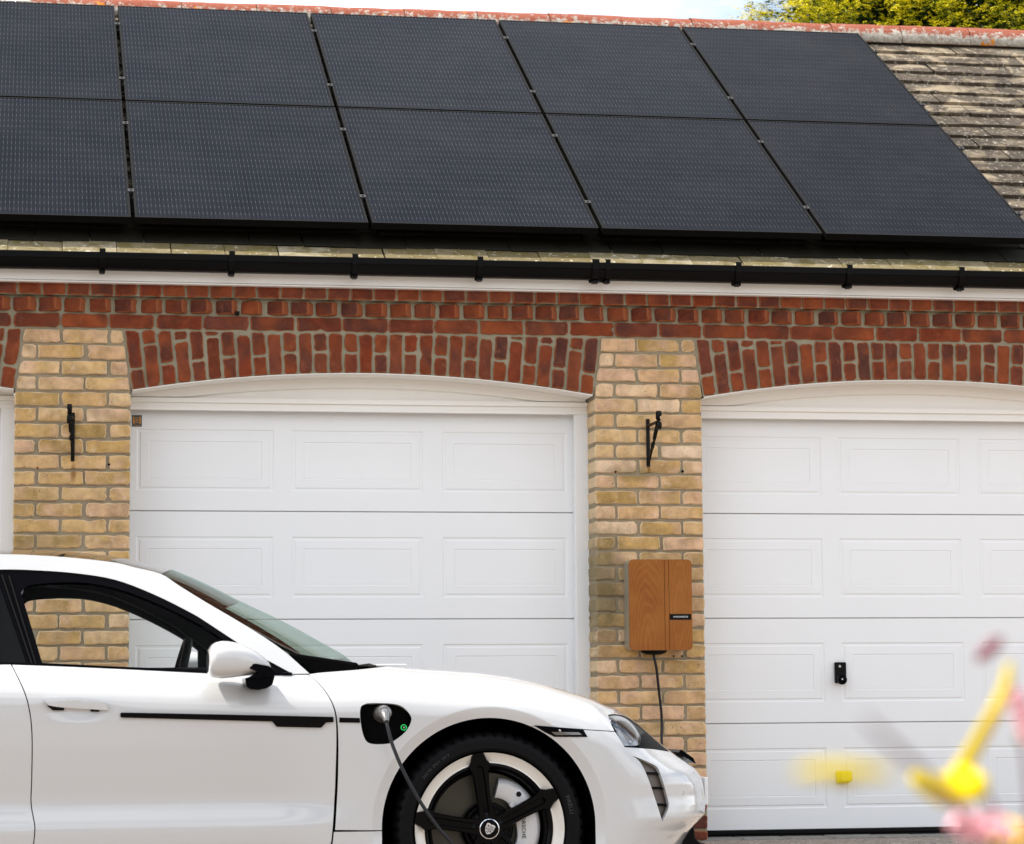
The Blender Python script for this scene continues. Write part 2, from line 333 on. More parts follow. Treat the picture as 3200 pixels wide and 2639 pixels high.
# ------------------------------------------------------------------ brickwork
def clip(poly, a, b, c):
    """keep a*x+b*z<=c"""
    out = []; n = len(poly)
    for i in range(n):
        p, q = poly[i], poly[(i+1) % n]; dp, dq = a*p[0]+b*p[1]-c, a*q[0]+b*q[1]-c
        if dp <= 0: out.append(p)
        if dp*dq < 0:
            t_ = dp/(dp-dq); out.append((p[0]+(q[0]-p[0])*t_, p[1]+(q[1]-p[1])*t_))
    return out
def area(p): return .5*sum(p[i-1][0]*p[i][1]-p[i][0]*p[i-1][1] for i in range(len(p)))
def brick(poly, y0, y1, m, parent, jit=.0026, rot=0, rnd=.011, bulge=.003):
    if len(poly) < 3: return
    if area(poly) < 0: poly = poly[::-1]
    if area(poly) < 5e-4: return
    pts = []; n = len(poly)
    for i in range(n):
        a = Vector(poly[i-1]); b = Vector(poly[i]); c = Vector(poly[(i+1) % n])
        r1 = min(rnd*random.uniform(.5, 1.5), (b-a).length*.4); r2 = min(rnd*random.uniform(.5, 1.5), (c-b).length*.4)
        pts.append(b+(a-b).normalized()*r1)
        if random.random() < .6: pts.append(b*.6+(b+(a-b).normalized()*r1)*.2+(b+(c-b).normalized()*r2)*.2)
        p = b+(c-b).normalized()*r2; pts.append(p)
        ln = (c-b).length; k = int(ln/.036)
        for j in range(1, k+1): pts.append(b+(c-b)*(r2/ln+(1-(2*r2)/ln)*j/(k+1)))
    pts = [Vector((p.x+random.uniform(-jit, jit), p.y+random.uniform(-jit, jit))) for p in pts]
    if random.random() < .14 and area(poly) > .008:                                     # knocked corner
        k = random.randrange(len(pts)); cen = sum(pts, Vector((0, 0)))/len(pts); pts[k] = pts[k]+(cen-pts[k]).normalized()*.010
    n = len(pts); cen = sum(pts, Vector((0, 0)))/n; vs = []; dy = random.uniform(-.002, .003)
    tilt = random.uniform(-.02, .02)
    for sc_, yy in ((1, y1), (1, y0+.006), (None, y0), (2, y0-bulge*.6), (0, y0-bulge)):
        if sc_ == 0: vs.append((cen.x, yy+dy, cen.y)); continue
        if sc_ == 2:
            for p in pts:
                d_ = cen-p; q = p+d_.normalized()*min(d_.length*.6, random.uniform(.007, .013)); vs.append((q.x, yy+dy+tilt*(p.x-cen.x), q.y))
            continue
        for p in pts:
            q = p if sc_ else p+(cen-p).normalized()*random.uniform(.003, .006)
            vs.append((q.x, yy+(dy+tilt*(p.x-cen.x) if yy != y1 else 0), q.y))
    fs = [(i, (i+1) % n, n+(i+1) % n, n+i) for i in range(n)]+[(n+i, n+(i+1) % n, 2*n+(i+1) % n, 2*n+i) for i in range(n)]+[(2*n+i, 2*n+(i+1) % n, 3*n+(i+1) % n, 3*n+i) for i in range(n)]+[(3*n+i, 3*n+(i+1) % n, 4*n) for i in range(n)]
    if rot:
        c_, s_ = math.cos(rot), math.sin(rot)
        vs = [(cen.x+(x-cen.x)*c_-(y-y0)*s_, y0+(x-cen.x)*s_+(y-y0)*c_, z) for x, y, z in vs]
    me = bpy.data.meshes.new('brick'); me.from_pydata(vs, [], fs); me.update()
    a_ = me.attributes.new('edge', 'FLOAT', 'POINT'); a_.data.foreach_set('value', [1.]*(2*n)+[.7]*n+[0.]*n+[0.])
    if rot: a_.data.foreach_set('value', [1.]*n+[1.]*n+[.6]*n+[0.]*n+[0.])
    return link('brick', me, m, parent)
def rect(x0, z0, x1, z1): return [(x0, z0), (x1, z0), (x1, z1), (x0, z1)]
G = empty('garage_building', (2.2, 0, 0)); tag(G, 'brick garage row with red arches, yellow piers and a tiled roof', 'garage')
# levels from the photograph
zTop3 = at(240, 1023.5).z                                        # underside of the red stretcher course
CO = .0755
def wallz(k): return zTop3-.006-k*CO                              # joint above yellow course k
ZL = at(409, 1222).z
def arch_geo(xl, xr, zl, zr, xc, zc):
    (x1, z1), (x2, z2), (x3, z3) = (xl, zl), (xc, zc), (xr, zr)
    a = np.array([[2*(x2-x1), 2*(z2-z1)], [2*(x3-x1), 2*(z3-z1)]]); b = np.array([x2**2+z2**2-x1**2-z1**2, x3**2+z3**2-x1**2-z1**2])
    c = np.linalg.solve(a, b); return c[0], c[1], math.hypot(x1-c[0], z1-c[1])
A1 = (at(411, 1221), at(1855.5, 1237), at(1100, 1168.5))
A2l, A2r = at(2198, 1243), at(2198, 1243)+Vector((2.255, 0, -.01))
A2c = at(2870, 1190)
span = A1[1].x-A1[0].x
A2 = (at(2198, 1243), Vector((at(2198, 1243).x+span, 0, at(2198, 1243).z)), Vector((at(2198, 1243).x+span/2, 0, at(2870, 1190).z)))
A0 = (Vector((at(45, 1218).x-span, 0, at(45, 1218).z)), at(45, 1218), Vector((at(45, 1218).x-span/2, 0, at(45, 1218).z+.085)))
ARCH = []
for (l, r, c), sk in ((A0, .13), (A1, .125), (A2, .13)):
    ARCH.append((l, r, arch_geo(l.x, r.x, l.z, r.z, c.x, c.z), sk))
def soffit(k, x):
    cx, cz, R = ARCH[k][2]; return cz+math.sqrt(R*R-(x-cx)**2)
ztop = wallz(0)
for k, (l, r, (cx, cz, R), sk) in enumerate(ARCH):
    ap = empty('brick_arch', ((l.x+r.x)/2, 0, l.z), G)
    N = 31; mort = MB()
    def base(i):
        x = l.x+(r.x-l.x)*i/N; return x, soffit(k, x)
    def dirn(i): s_ = (2*i/N-1)*.128; return s_
    xs = [l.x+(r.x-l.x)*i/24 for i in range(25)]
    poly = [(x, soffit(k, x)+.003) for x in xs]+[(r.x+(ztop-r.z)*.128, ztop), (l.x-(ztop-l.z)*.128, ztop)]
    # mortar face as quads
    vsm = []; fsm = []
    for i, x in enumerate(xs):
        zb = soffit(k, x)+.003; s_ = (2*i/24-1)*.128; vsm += [(x, .010, zb), (x+(ztop-zb)*s_, .010, ztop), (x, .20, zb), (x+(ztop-zb)*s_, .20, ztop)]
    for i in range(24): a = 4*i; fsm += [(a, a+4, a+5, a+1), (a, a+2, a+6, a+4)]
    obj('mortar', vsm, fsm, M['red_mortar'], ap)
    for i in range(N):
        if k == 0 and i < N-4: continue
        if k == 2 and i > 22: continue
        j = .0052; x0, z0 = base(i+.0); x1, z1 = base(i+1)
        s0, s1 = dirn(i), dirn(i+1)
        def P(t_, h):                                             # t_ 0..1 across, h height above soffit
            xb = x0+(x1-x0)*t_; zb = z0+(z1-z0)*t_; s_ = s0+(s1-s0)*t_; return (xb+h*s_, zb+h)
        a, b = .10, .90
        lens = [(0, .098), (.110, .325)] if i % 2 == 0 else [(0, .205), (.217, .42)]
        wob = random.uniform(-.006, .006)
        for h0, h1 in lens:
            if h0 > 0: h0 += wob
            else: h1 += wob
            q = [P(a, max(h0, .006)), P(b, max(h0, .006)), P(b, h1), P(a, h1)]
            q = clip(q, 0, 1, ztop-.004)
            if len(q) > 2: brick(q, random.uniform(-.003, .003), .10, M['red_brick'], ap)
# piers
def pier(xl, xr, kl, kr, label):
    """kl/kr: arches at its left and right"""
    p = empty('brick_pier', ((xl+xr)/2, 0, 0), G); p['label'] = label
    def lim(poly, gap=.008):
        # skewbacks lean over the pier
        L_, R_ = ARCH[kl][1], ARCH[kr][0]
        if max(q[1] for q in poly) > L_.z:
            poly = clip(poly, -1, .128, -(L_.x+gap)+.128*L_.z)
        if max(q[1] for q in poly) > R_.z:
            poly = clip(poly, 1, .128, (R_.x-gap)+.128*R_.z)
        return poly
    core = lim(rect(xl+.004, -.05, xr-.004, ztop), -.012)
    MB().prism(core, .0115, .30).build('mortar', M['mortar'], p)
    ncol = 35; W_ = xr-xl; S_ = (W_+.010)/2.5
    for kk in range(ncol):
        zt = wallz(kk)-.005; zb = zt-.0630
        if zt < 0: break
        zb = max(zb, .005)
        red = zt < .26
        segs = [0, S_, 2*S_, 2.5*S_] if kk % 2 == 0 else [0, .5*S_, 1.5*S_, 2.5*S_]
        for i in range(3):
            a = xl+segs[i]; b = xl+segs[i+1]-.013; wj = random.uniform(-.004, .004)
            if i > 0: a += wj
            if i < 2: b += wj*.5
            q = lim(rect(a, zb+random.uniform(-.002, .002), b, zt+random.uniform(-.002, .002)))
            if len(q) > 2 and area(q) > 1e-3: brick(q, random.uniform(-.003, .003), .20, M['red_brick' if red else 'yellow_brick'], p)
    return p
XL = [at(42, 1500).x, at(409, 1500).x, at(1858, 1350).x, at(2198, 1500).x]
pier(XL[0], XL[1], 0, 1, 'yellow brick pier left of the whole garage door')
pier(XL[2], XL[3], 1, 2, 'yellow brick pier carrying the wood fronted charger')
# three red courses under the eaves
co3 = empty('brick_cornice', (2, 0, ztop), G)
xa, xb = at(-60, 950).x-.1, at(3290, 950).x+.1
MB().box((xa, .010, ztop), (xb, .2, ztop+.30)).build('mortar', M['red_mortar'], co3)
MB().box((xa, -.032, ztop+.157), (xb, .009, ztop+.30)).build('mortar', M['red_mortar'], co3)
x = xa+.03
while x < xb:
    brick(rect(x, ztop+.007, x+.215+random.uniform(-.004, .004), ztop+.072), random.uniform(-.003, .003), .1, M['red_brick'], co3); x += .225
x = xa
while x < xb:
    brick(rect(x, ztop+.082, x+.090, ztop+.146), -.018+random.uniform(-.004, .004), .075, M['red_brick'], co3, rot=-.52+random.uniform(-.06, .06), rnd=.007); x += .1205+random.uniform(-.001, .001)
x = xa+.05
while x < xb:
    brick(rect(x, ztop+.158, x+.103, ztop+.222), -.044+random.uniform(-.002, .002), .05, M['red_brick'], co3, rnd=.006); x += .1135
# inner wall behind the doors, so nothing is open
MB().box((xa-1.2, .55, 0), (xb+1.2, .65, 2.2)).box((xa-1.2, .20, ztop), (xb+1.2, .66, 2.95)).build('inner_wall', M['mortar'], G)
# ------------------------------------------------------------------ garage doors
def door(k, label, xl, xr, handle=None, sticker=None, post=True):
    d = empty('garage_door', ((xl+xr)/2, .24, 0), G); d['label'] = label
    l, r = ARCH[k][0], ARCH[k][1]; YD = .245; YF = .185
    zt = at(2300, 1310, YD).z if k == 2 else at(1100, 1290, YD).z
    # soffit liner and arched board
    xs = [l.x+.004+(r.x-l.x-.008)*i/30 for i in range(31)]
    vs = []; fs = []
    for i, x in enumerate(xs):
        z = soffit(k, x)
        vs += [(x, .004, z-.0015), (x, .30, z-.0015), (x, .004, z+.0035)]
    for i in range(30): a = 3*i; fs += [(a, a+1, a+4, a+3), (a, a+3, a+5, a+2)]
    obj('arch_soffit', vs, fs, M['upvc'], d, True)
    vs = []; fs = []
    z_l = zt+.055
    for i, x in enumerate(xs):
        z = max(soffit(k, x)-.002, z_l+.01); s1 = max(z-.045, z_l+.005); s2 = max(z-.052, z_l+.003)
        vs += [(x, YF-.01, z), (x, YF-.01, s1), (x, YF+.005, s2), (x, YF+.005, z_l)]
    for i in range(30):
        a = 4*i
        for q in range(3): fs.append((a+q, a+q+1, a+q+5, a+q+4))
    obj('arched_board', vs, fs, M['upvc'], d)
    b = MB(); b.box((xl, YF-.018, z_l-.022), (xr, YF+.03, z_l)); b.box((xl, YF-.004, zt), (xr, YF+.03, z_l-.022)); b.box((xl, YF-.012, zt-.004), (xr, YF+.03, zt+.010))
    b.build('lintel_rail', M['upvc'], d)
    if post:
        b = MB(); b.box((r.x-.062, YF-.005, 0), (r.x+.03, YF+.06, z_l-.04)); b.build('side_post', M['frame_white'], d, bevel=.004)
    b = MB(); b.box((l.x-.04, YD+.018, 0), (l.x+.05, YD+.08, zt)) if k else None
    if k: b.build('side_post', M['frame_white'], d)
    # sections
    x0, x1 = (l.x-.012, r.x-.052)
    if k == 2: x0 -= .030; x1 -= .030
    seams = [zt]+[at(2700, v, YD).z for v in (1607.5, 1932, 2258)]+[at(2700, 2590, YD).z]
    wsec = (x1-x0)
    cols = [(.022, .322), (.362, .655), (.699, .982)]
    for s_ in range(4):
        za, zb = seams[s_]-.004 if s_ else seams[s_]+.02, seams[s_+1]+.004; H_ = (seams[s_]-seams[s_+1])
        m_ = MB()
        # grid with pressed panels: coordinates of grid lines, heights by nested rectangles
        rects = []
        for a, b2 in cols:
            X0_, X1_ = x0+wsec*a, x0+wsec*b2
            Zt = seams[s_]-H_*(.235 if s_ else .185); Zb = seams[s_]-H_*(.80)
            rects.append((X0_, Zb, X1_, Zt))
        vs = []; fs = []
        def ring(r_, ins, y):
            X0_, Z0_, X1_, Z1_ = r_; b_ = len(vs)
            vs.extend([(X0_+ins, y, Z0_+ins), (X1_-ins, y, Z0_+ins), (X1_-ins, y, Z1_-ins), (X0_+ins, y, Z1_-ins)]); return b_
        for r_ in rects:
            levels = [(0, YD), (.006, YD+.006), (.017, YD+.006), (.024, YD+.0005), (.052*1.3, YD+.0005), (.072, YD+.0005)]
            in2 = .058
            seq = [ring(r_, 0, YD), ring(r_, .005, YD+.0035), ring(r_, .014, YD+.0035), ring(r_, .019, YD+.0005), ring(r_, in2, YD-.0005), ring(r_, in2+.003, YD+.0022), ring(r_, in2+.007, YD+.0012)]
            for a, b_ in zip(seq, seq[1:]):
                for q in range(4): fs.append((a+q, a+(q+1) % 4, b_+(q+1) % 4, b_+q))
            a = seq[-1]; fs.append((a, a+1, a+2, a+3))
        # flat sheet between the pressings
        Zb, Zt = rects[0][1], rects[0][3]
        xs2 = [x0]+[q for r_ in rects for q in (r_[0], r_[2])]+[x1]
        b_ = len(vs)
        for x in xs2:
            for z in (zb, Zb, Zt, za): vs.append((x, YD, z))
        for i in range(7):
            for j in range(3):
                if j == 1 and i % 2 == 1: continue
                fs.append((b_+i*4+j, b_+(i+1)*4+j, b_+(i+1)*4+j+1, b_+i*4+j+1))
        # rolled edges
        for z_, dz in ((za, 1), (zb, -1)):
            b_ = len(vs); vs.extend([(x0, YD, z_), (x1, YD, z_), (x0, YD+.004, z_+dz*.0022), (x1, YD+.004, z_+dz*.0022), (x0, YD+.03, z_+dz*.0022), (x1, YD+.03, z_+dz*.0022)])
            fs.extend([(b_, b_+1, b_+3, b_+2), (b_+2, b_+3, b_+5, b_+4)])
        vs2 = vs; obj('door_section', vs2, fs, M['door_white'], d)
    MB().box((x0, YD+.02, .0), (x1, YD+.035, zt)).build('door_core', M['frame_white'], d)
    z4 = seams[4]
    MB().box((x0, YD-.004, .012), (x1, YD+.04, z4)).build('rubber_seal', M['rubber'], d, bevel=.006)
    MB().box((x0, YD-.03, -.02), (x1, YD+.06, .012)).build('threshold', M['black'], d)
    return d
dl = door(1, 'whole white panelled garage door between the two yellow piers', XL[1], XL[2])
dr = door(2, 'white garage door at the right with black lock handle and yellow knob', XL[3], XL[3]+span)
d0 = door(0, 'white garage door cut off by the left edge of the photo', XL[0]-span, XL[0])
# drive edge strip in front of the doors
b = MB(); xx = XL[3]-.05
for i in range(14):
    w_ = random.uniform(.16, .24); b.box((xx, .02+random.uniform(-.01, .01), -.05), (xx+w_-.008, .205, .006+random.uniform(-.002, .002))); xx += w_
    if i == 0: pass
# separate stones, each a part of the ground
st = MB()
xx = XL[3]-.03
while xx < XL[3]+2.6:
    w_ = random.uniform(.17, .25)
    MB().box((xx, .0+random.uniform(-.012, .012), -.05), (xx+w_-.008, .212, .007+random.uniform(-.002, .002))).build('edging_stone', M['concrete'], ground, bevel=.006); xx += w_
# sticker: dark square with orange mark
YD = .245
def text_mesh(s, size, depth=.0004, space=1.0):
    c = bpy.data.curves.new('t', 'FONT'); c.body = s; c.size = size; c.align_x = 'CENTER'; c.align_y = 'CENTER'; c.extrude = depth; c.space_character = space
    o = bpy.data.objects.new('t', c); COL.objects.link(o); dg = bpy.context.evaluated_depsgraph_get(); me = bpy.data.meshes.new_from_object(o.evaluated_get(dg))
    vs = [v.co.copy() for v in me.vertices]; fs = [tuple(p.vertices) for p in me.polygons]; bpy.data.objects.remove(o); return vs, fs
def text(name, s, size, c, m, parent, rot=0, space=1.0, depth=.0005, ydir=-1, sx_=1):
    vs, fs = text_mesh(s, size, depth, space); ca, sa = math.cos(rot), math.sin(rot)
    return obj(name, [(c[0]+(v.x*sx_*ca-v.y*sa), c[1]-v.z, c[2]+(v.x*sx_*sa+v.y*ca)) for v in vs], fs, m, parent)
a, b_ = at(412, 1334, YD-.002), at(443.5, 1298, YD-.002)
M['sticker'] = newmat('sticker_grey', (.045,.055,.06), .4); M['orange'] = newmat('orange_print', (.62,.26,.015), .5)
MB().box((a.x, YD-.002, a.z), (b_.x, YD-.0002, b_.z)).build('maker_sticker', M['sticker'], dl)
cx, cz, w_, h_ = (a.x+b_.x)/2, (a.z+b_.z)/2+.003, (b_.x-a.x), (b_.z-a.z)
s_ = MB(); yy = YD-.0035
for q in (-1, 1):
    s_.box((cx+q*w_*.32-.0035, yy, cz-h_*.30), (cx+q*w_*.32+.0035, yy+.001, cz+h_*.30)); s_.box((cx+q*w_*.09-.0017, yy, cz-h_*.13), (cx+q*w_*.09+.0017, yy+.001, cz+h_*.15))
    s_.box((min(cx+q*w_*.35, cx+q*w_*.2), yy, cz+q*h_*.23-.002), (max(cx+q*w_*.35, cx+q*w_*.2), yy+.001, cz+q*h_*.23+.002)); s_.box((min(cx+q*w_*.35, cx+q*w_*.2), yy, cz-q*h_*.21-.002), (max(cx+q*w_*.35, cx+q*w_*.2), yy+.001, cz-q*h_*.21+.002))
s_.box((cx-w_*.09, yy, cz-.001), (cx+w_*.09, yy+.001, cz+.002)); s_.box((cx-w_*.25, yy, cz+h_*.21), (cx+w_*.25, yy+.001, cz+h_*.24)); s_.box((cx-w_*.25, yy, cz-h_*.22), (cx+w_*.25, yy+.001, cz-h_*.19))
s_.build('maker_mark', M['orange'], dl)
text('maker_name', 'HÖRMANN', .0075, (cx, YD-.003, a.z+.005), M['orange'], dl)
# lock handle on right door
p0, p1 = at(2607, 2136, YD), at(2641, 2070, YD)
hb = MB(); hb.box((p0.x, YD-.022, p0.z), (p1.x, YD, p1.z)); h = hb.build('lock_handle', M['black'], dr, bevel=.006)
c = at(2628, 2125, YD-.05); k_ = MB(); k_.lathe([(.0, -.030), (.012, -.030), (.024, -.026), (.025, -.012), (.016, 0), (.014, .045)], (c.x, c.y, c.z), n=28); k_.build('turn_knob', M['gloss_black'], dr, smooth=True)
c = at(2624, 2083, YD-.024); MB().lathe([(.0, -.004), (.006, -.004), (.007, .002)], (c.x, c.y, c.z), n=16).build('keyhole', M['brushed'], dr)
c = at(2632, 2123, YD-.082); MB().lathe([(.0, -.003), (.004, -.003), (.005, .002)], (c.x, c.y, c.z), n=12).build('key_plug', M['chrome'], dr)
M['yellow_plastic'] = newmat('yellow_knob', (.62,.50,.02), .5)  # yellow blur of the petal in front put into the knob's colour
p0, p1 = at(2612, 2448, YD), at(2650, 2409, YD)
k_ = MB(); k_.box((p0.x, YD-.03, p0.z), (p1.x, YD, p1.z)); k_.box((p0.x+.012, YD-.055, p0.z+.008), (p1.x+.006, YD-.028, p1.z-.002)); k_.build('pull_knob', M['yellow_plastic'], dr, bevel=.006)
# ------------------------------------------------------------------ eaves
YFa = -.085
fa = MB(); zfb = at(1600, 911, YFa).z+.013; fa.box((xa-.3, YFa, zfb), (xb+.3, YFa+.018, zfb+.105)); fa.box((xa-.3, YFa-.003, zfb-.010), (xb+.3, YFa+.05, zfb-.002)); fa.box((xa-.3, YFa+.02, zfb-.004), (xb+.3, .05, zfb+.006))
fa.build('fascia_board', M['upvc'], G, bevel=.002)
YG = -.205                                                     # front lip of the gutter
zg1 = at(1600, 815, YG).z; zg0 = at(1600, 868, YG+.03).z
prof = [(YG+.004, zg1-.002), (YG, zg1), (YG-.003, zg1-.003), (YG-.003, zg1-.030), (YG+.003, zg1-.034), (YG+.008, zg1-.052), (YG+.020, zg0+.006), (YG+.036, zg0), (YG+.075, zg0), (YG+.098, zg0+.018), (YG+.108, zg1-.03), (YG+.110, zg1+.004), (YG+.106, zg1+.004), (YG+.10, zg1-.03), (YG+.07, zg0+.006), (YG+.03, zg0+.008), (YG+.006, zg1-.045), (YG+.004, zg1-.002)]
xs = [xa-.3+.2*i for i in range(int((xb-xa+.6)/.2)+1)]
vs = []; fs = []
for x in xs: vs += [(x, y, z) for y, z in prof]
n = len(prof)
for i in range(len(xs)-1):
    for j in range(n-1): fs.append((i*n+j, i*n+j+1, (i+1)*n+j+1, (i+1)*n+j))
gut = obj('gutter', vs, fs, M['gutter'], G)
gut.data.polygons.foreach_set('use_smooth', [True]*len(gut.data.polygons)); gut.data.set_sharp_from_angle(angle=math.radians(30))
def gbr(u, w_=.014):
    x = at(u, 845, YG).x; b = MB(); o_ = .005; pf = [(YG+.016, zg1+.016), (YG-.006, zg1+.016), (YG-.010, zg1+.002), (YG-.010, zg1-.034), (YG-.004, zg1-.055), (YG+.008, zg0-.002), (YG+.02, zg0-.012), (YG+.05, zg0-.016), (YG+.085, zg0-.012), (YG+.115, zg0+.02), (YG+.115, zg1+.01)]
    vs = [(x+s_*w_, y, z) for y, z in pf for s_ in (-1, 1)]+[(x+s_*w_, y+.006*(1 if i < 7 else -1), z+.002) for i, (y, z) in enumerate(pf) for s_ in (-1, 1)]
    n_ = len(pf); fs = [(2*i, 2*i+1, 2*i+3, 2*i+2) for i in range(n_-1)]+[(2*i, 2*i+2, 2*n_+2*i+2, 2*n_+2*i) for i in range(n_-1)]+[(2*i+1, 2*n_+2*i+1, 2*n_+2*i+3, 2*i+3) for i in range(n_-1)]
    b.add(vs, fs); b.box((x-w_*.8, YG+.0, zg0-.022), (x+w_*.8, YG+.05, zg0-.010)); return b.build('gutter_bracket', M['gutter'], gut)
for u in (320, 725, 1110, 1501, 2308, 2655, 3005): gbr(u)
gbr(1862, .017); gbr(1900, .012)
x = at(1881, 845, YG).x
b = MB(); b.add([(x+s_*.034, y+(-.004 if j < 8 else .0), z+(.0)) for j, (y, z) in enumerate(prof[:12]) for s_ in (-1, 1)], [(2*i, 2*i+1, 2*i+3, 2*i+2) for i in range(11)]); b.build('gutter_union', M['gutter'], gut)
c = at(1876, 878, YG+.03); MB().box((c.x-.006, c.y-.006, c.z-.008), (c.x+.006, c.y+.006, c.z+.008)).build('union_clip', M['rubber'], gut)
# ------------------------------------------------------------------ roof
PT = 0.54791; PX0, PY0, PZ0 = 0.49168, 0.044678, 2.325621+CAMZ
SD = Vector((0, math.cos(PT), math.sin(PT))); NR = Vector((0, -math.sin(PT), math.cos(PT)))
PO = Vector((PX0, PY0, PZ0))
HT = .135
def roofp(x, s_, h=0): return Vector((x, PY0, PZ0)) + SD*s_ + NR*(h-HT+.048*max(0, min(1, s_/3.5)))        # h above the tile plane
XEND = at(3300, 110, 3.0).x+.35
SR = 3.63                                                       # slope distance from panel foot to ridge
S0 = -.205
deck = obj('roof', [tuple(roofp(x, s_, -.035)) for x in (xa-.4, XEND) for s_ in (S0+.02, SR+.05)], [(0, 2, 3, 1)], M['matt_black'], G)
bs = MB(); p, q = roofp(0, SR, -.02), None
# back slope
bk = [(x, y, z) for x in (xa-.4, XEND) for (y, z) in ((p.y, p.z), (p.y+3.2, p.z-1.95))]
obj('back_slope', bk, [(0, 1, 3, 2)], M['roof_tile'], G)
TW, GA = .2585, .187
protos = []
def tile_mesh(wd, m_, seed, thick=.008):
    rr = random.Random(seed); nx = 4; vs = []; fs = []
    Ln = GA+.045
    for i in range(nx+1):
        x = wd*i/nx; e = rr.uniform(-.0025, .0025); ez = rr.uniform(-.002, .002)
        low = Vector((x, 0, 0))+SD*e+NR*(thick+.006+ez); up = Vector((x, 0, 0))+SD*Ln+NR*(.004)
        b1 = Vector((x, 0, 0))+SD*(e+.002)+NR*(-.002)
        vs += [low+SD*.006+NR*.0, low-NR*.004, b1, up]
    for i in range(nx):
        a = 4*i; fs += [(a, a+4, a+7, a+3), (a+1, a+5, a+4, a), (a+2, a+6, a+5, a+1)]
    fs += [(0, 3, 2, 1), (4*nx, 4*nx+1, 4*nx+2, 4*nx+3)]
    me = bpy.data.meshes.new('roof_tile'); me.from_pydata([tuple(v) for v in vs], [], fs); me.update(); me.materials.append(m_); return me
PR = [tile_mesh(TW-.004, M['roof_tile'], i) for i in range(8)]; PE = [tile_mesh(TW-.004, M['eave_tile'], i+50) for i in range(6)]
m = M['damp_tile'] = newmat('damp_tile', rough=.85, spec=.15); t = NT(m); co = t.coord(rnd=True)  # darker tile copy, the panels' shade put into its colour
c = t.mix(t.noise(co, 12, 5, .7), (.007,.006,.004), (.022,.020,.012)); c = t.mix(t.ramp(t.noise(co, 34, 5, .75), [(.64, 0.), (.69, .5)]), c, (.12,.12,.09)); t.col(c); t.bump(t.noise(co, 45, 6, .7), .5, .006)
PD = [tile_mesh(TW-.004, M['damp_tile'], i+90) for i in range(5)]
rows = int((SR-S0)/GA)+1; far = MB(); nt = 0
xph = at(25, 770, -.05).x-4*TW
for r in range(rows):
    s_ = S0+r*GA
    if s_ > SR-.04: break
    off = (r % 2)*TW*.5; ncols = int((XEND-xph)/TW)-1
    redge = PX0+4*1.154+1.134
    for c_ in range(ncols):
        x = xph+off+c_*TW+random.uniform(-.003, .003)
        hidden = (r > 3 and s_ < 3.35 and x+TW < redge-.02)
        lift = random.uniform(-.002, .003)
        loc = roofp(x, s_+random.uniform(-.005, .005), lift)
        if hidden:
            vv = [loc+NR*.018, loc+Vector((TW-.004, 0, 0))+NR*.018, loc+Vector((TW-.004, 0, 0))+SD*(GA+.03), loc+SD*(GA+.03)]
            far.add(vv, [(0, 1, 2, 3)]); far.add([vv[0], vv[1], vv[1]-NR*.018, vv[0]-NR*.018], [(0, 3, 2, 1)])
        else:
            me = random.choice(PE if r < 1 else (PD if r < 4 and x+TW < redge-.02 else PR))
            o = bpy.data.objects.new('roof_tile', me); COL.objects.link(o); o.parent = deck; o.location = loc-wpos(deck)
            o.rotation_euler = (random.uniform(-.010, .014), random.uniform(-.006, .006), 0); nt += 1
o = far.build('tile_field', M['roof_tile'], deck); o['kind'] = 'stuff'
print('tiles', nt)
M['damp'] = painted('damp_mortar', (.045,.038,.03), .95, .5, .1)  # dark brown mortar bed under the ridge tiles
# ridge tiles
rd = empty('ridge', (2, roofp(0, SR).y, roofp(0, SR).z), G)
rc = roofp(0, SR, .0); rx = at(2370, 65, rc.y).x-10*.452
ZR0 = at(2200, 62, rc.y).z                                      # top of ridge
for i in range(26):
    x0 = rx+i*.452; x1 = x0+.4485; dz = random.uniform(-.004, .004); vs = []; fs = []; low = []
    sag = .0
    sk = -.0032*(x0-at(2200, 62, rc.y).x)*-1                   # the old ridge rises a little to the right
    zt_ = ZR0+sk+dz; n_ = 13; segs = 5; hh = .125; hw = .125
    for k in range(segs+1):
        x = x0+(x1-x0)*k/segs
        for j in range(n_):
            a_ = math.pi*(j/(n_-1)); fl = .006*random.uniform(-1, 1)
            y = rc.y-math.cos(a_)*(hw+fl); z = zt_-hh+math.sin(a_)*(hh)+.002*random.uniform(-1, 1)
            if j in (0, n_-1): z -= .012
            vs.append((x, y, z)); low.append(1-math.sin(a_)**.7 if j < n_/2 else .2)
    for k in range(segs):
        for j in range(n_-1): fs.append((k*n_+j, (k+1)*n_+j, (k+1)*n_+j+1, k*n_+j+1))
    b0 = len(vs)                                               # thickness at the lower edge
    for k in range(segs+1): x = x0+(x1-x0)*k/segs; vs.append((x, rc.y-hw+.018, zt_-hh-.012)); low.append(0)
    for k in range(segs): fs.append((k*n_, b0+k, b0+k+1, (k+1)*n_))
    me = bpy.data.meshes.new('ridge_tile'); me.from_pydata(vs, [], fs); me.update(); aa = me.attributes.new('low', 'FLOAT', 'POINT'); aa.data.foreach_set('value', low)
    link('ridge_tile', me, M['ridge'], rd, True)
MB().box((rx, rc.y-.10, ZR0-.24), (XEND-.1, rc.y+.10, ZR0-.10)).build('ridge_mortar', M['damp'], rd)
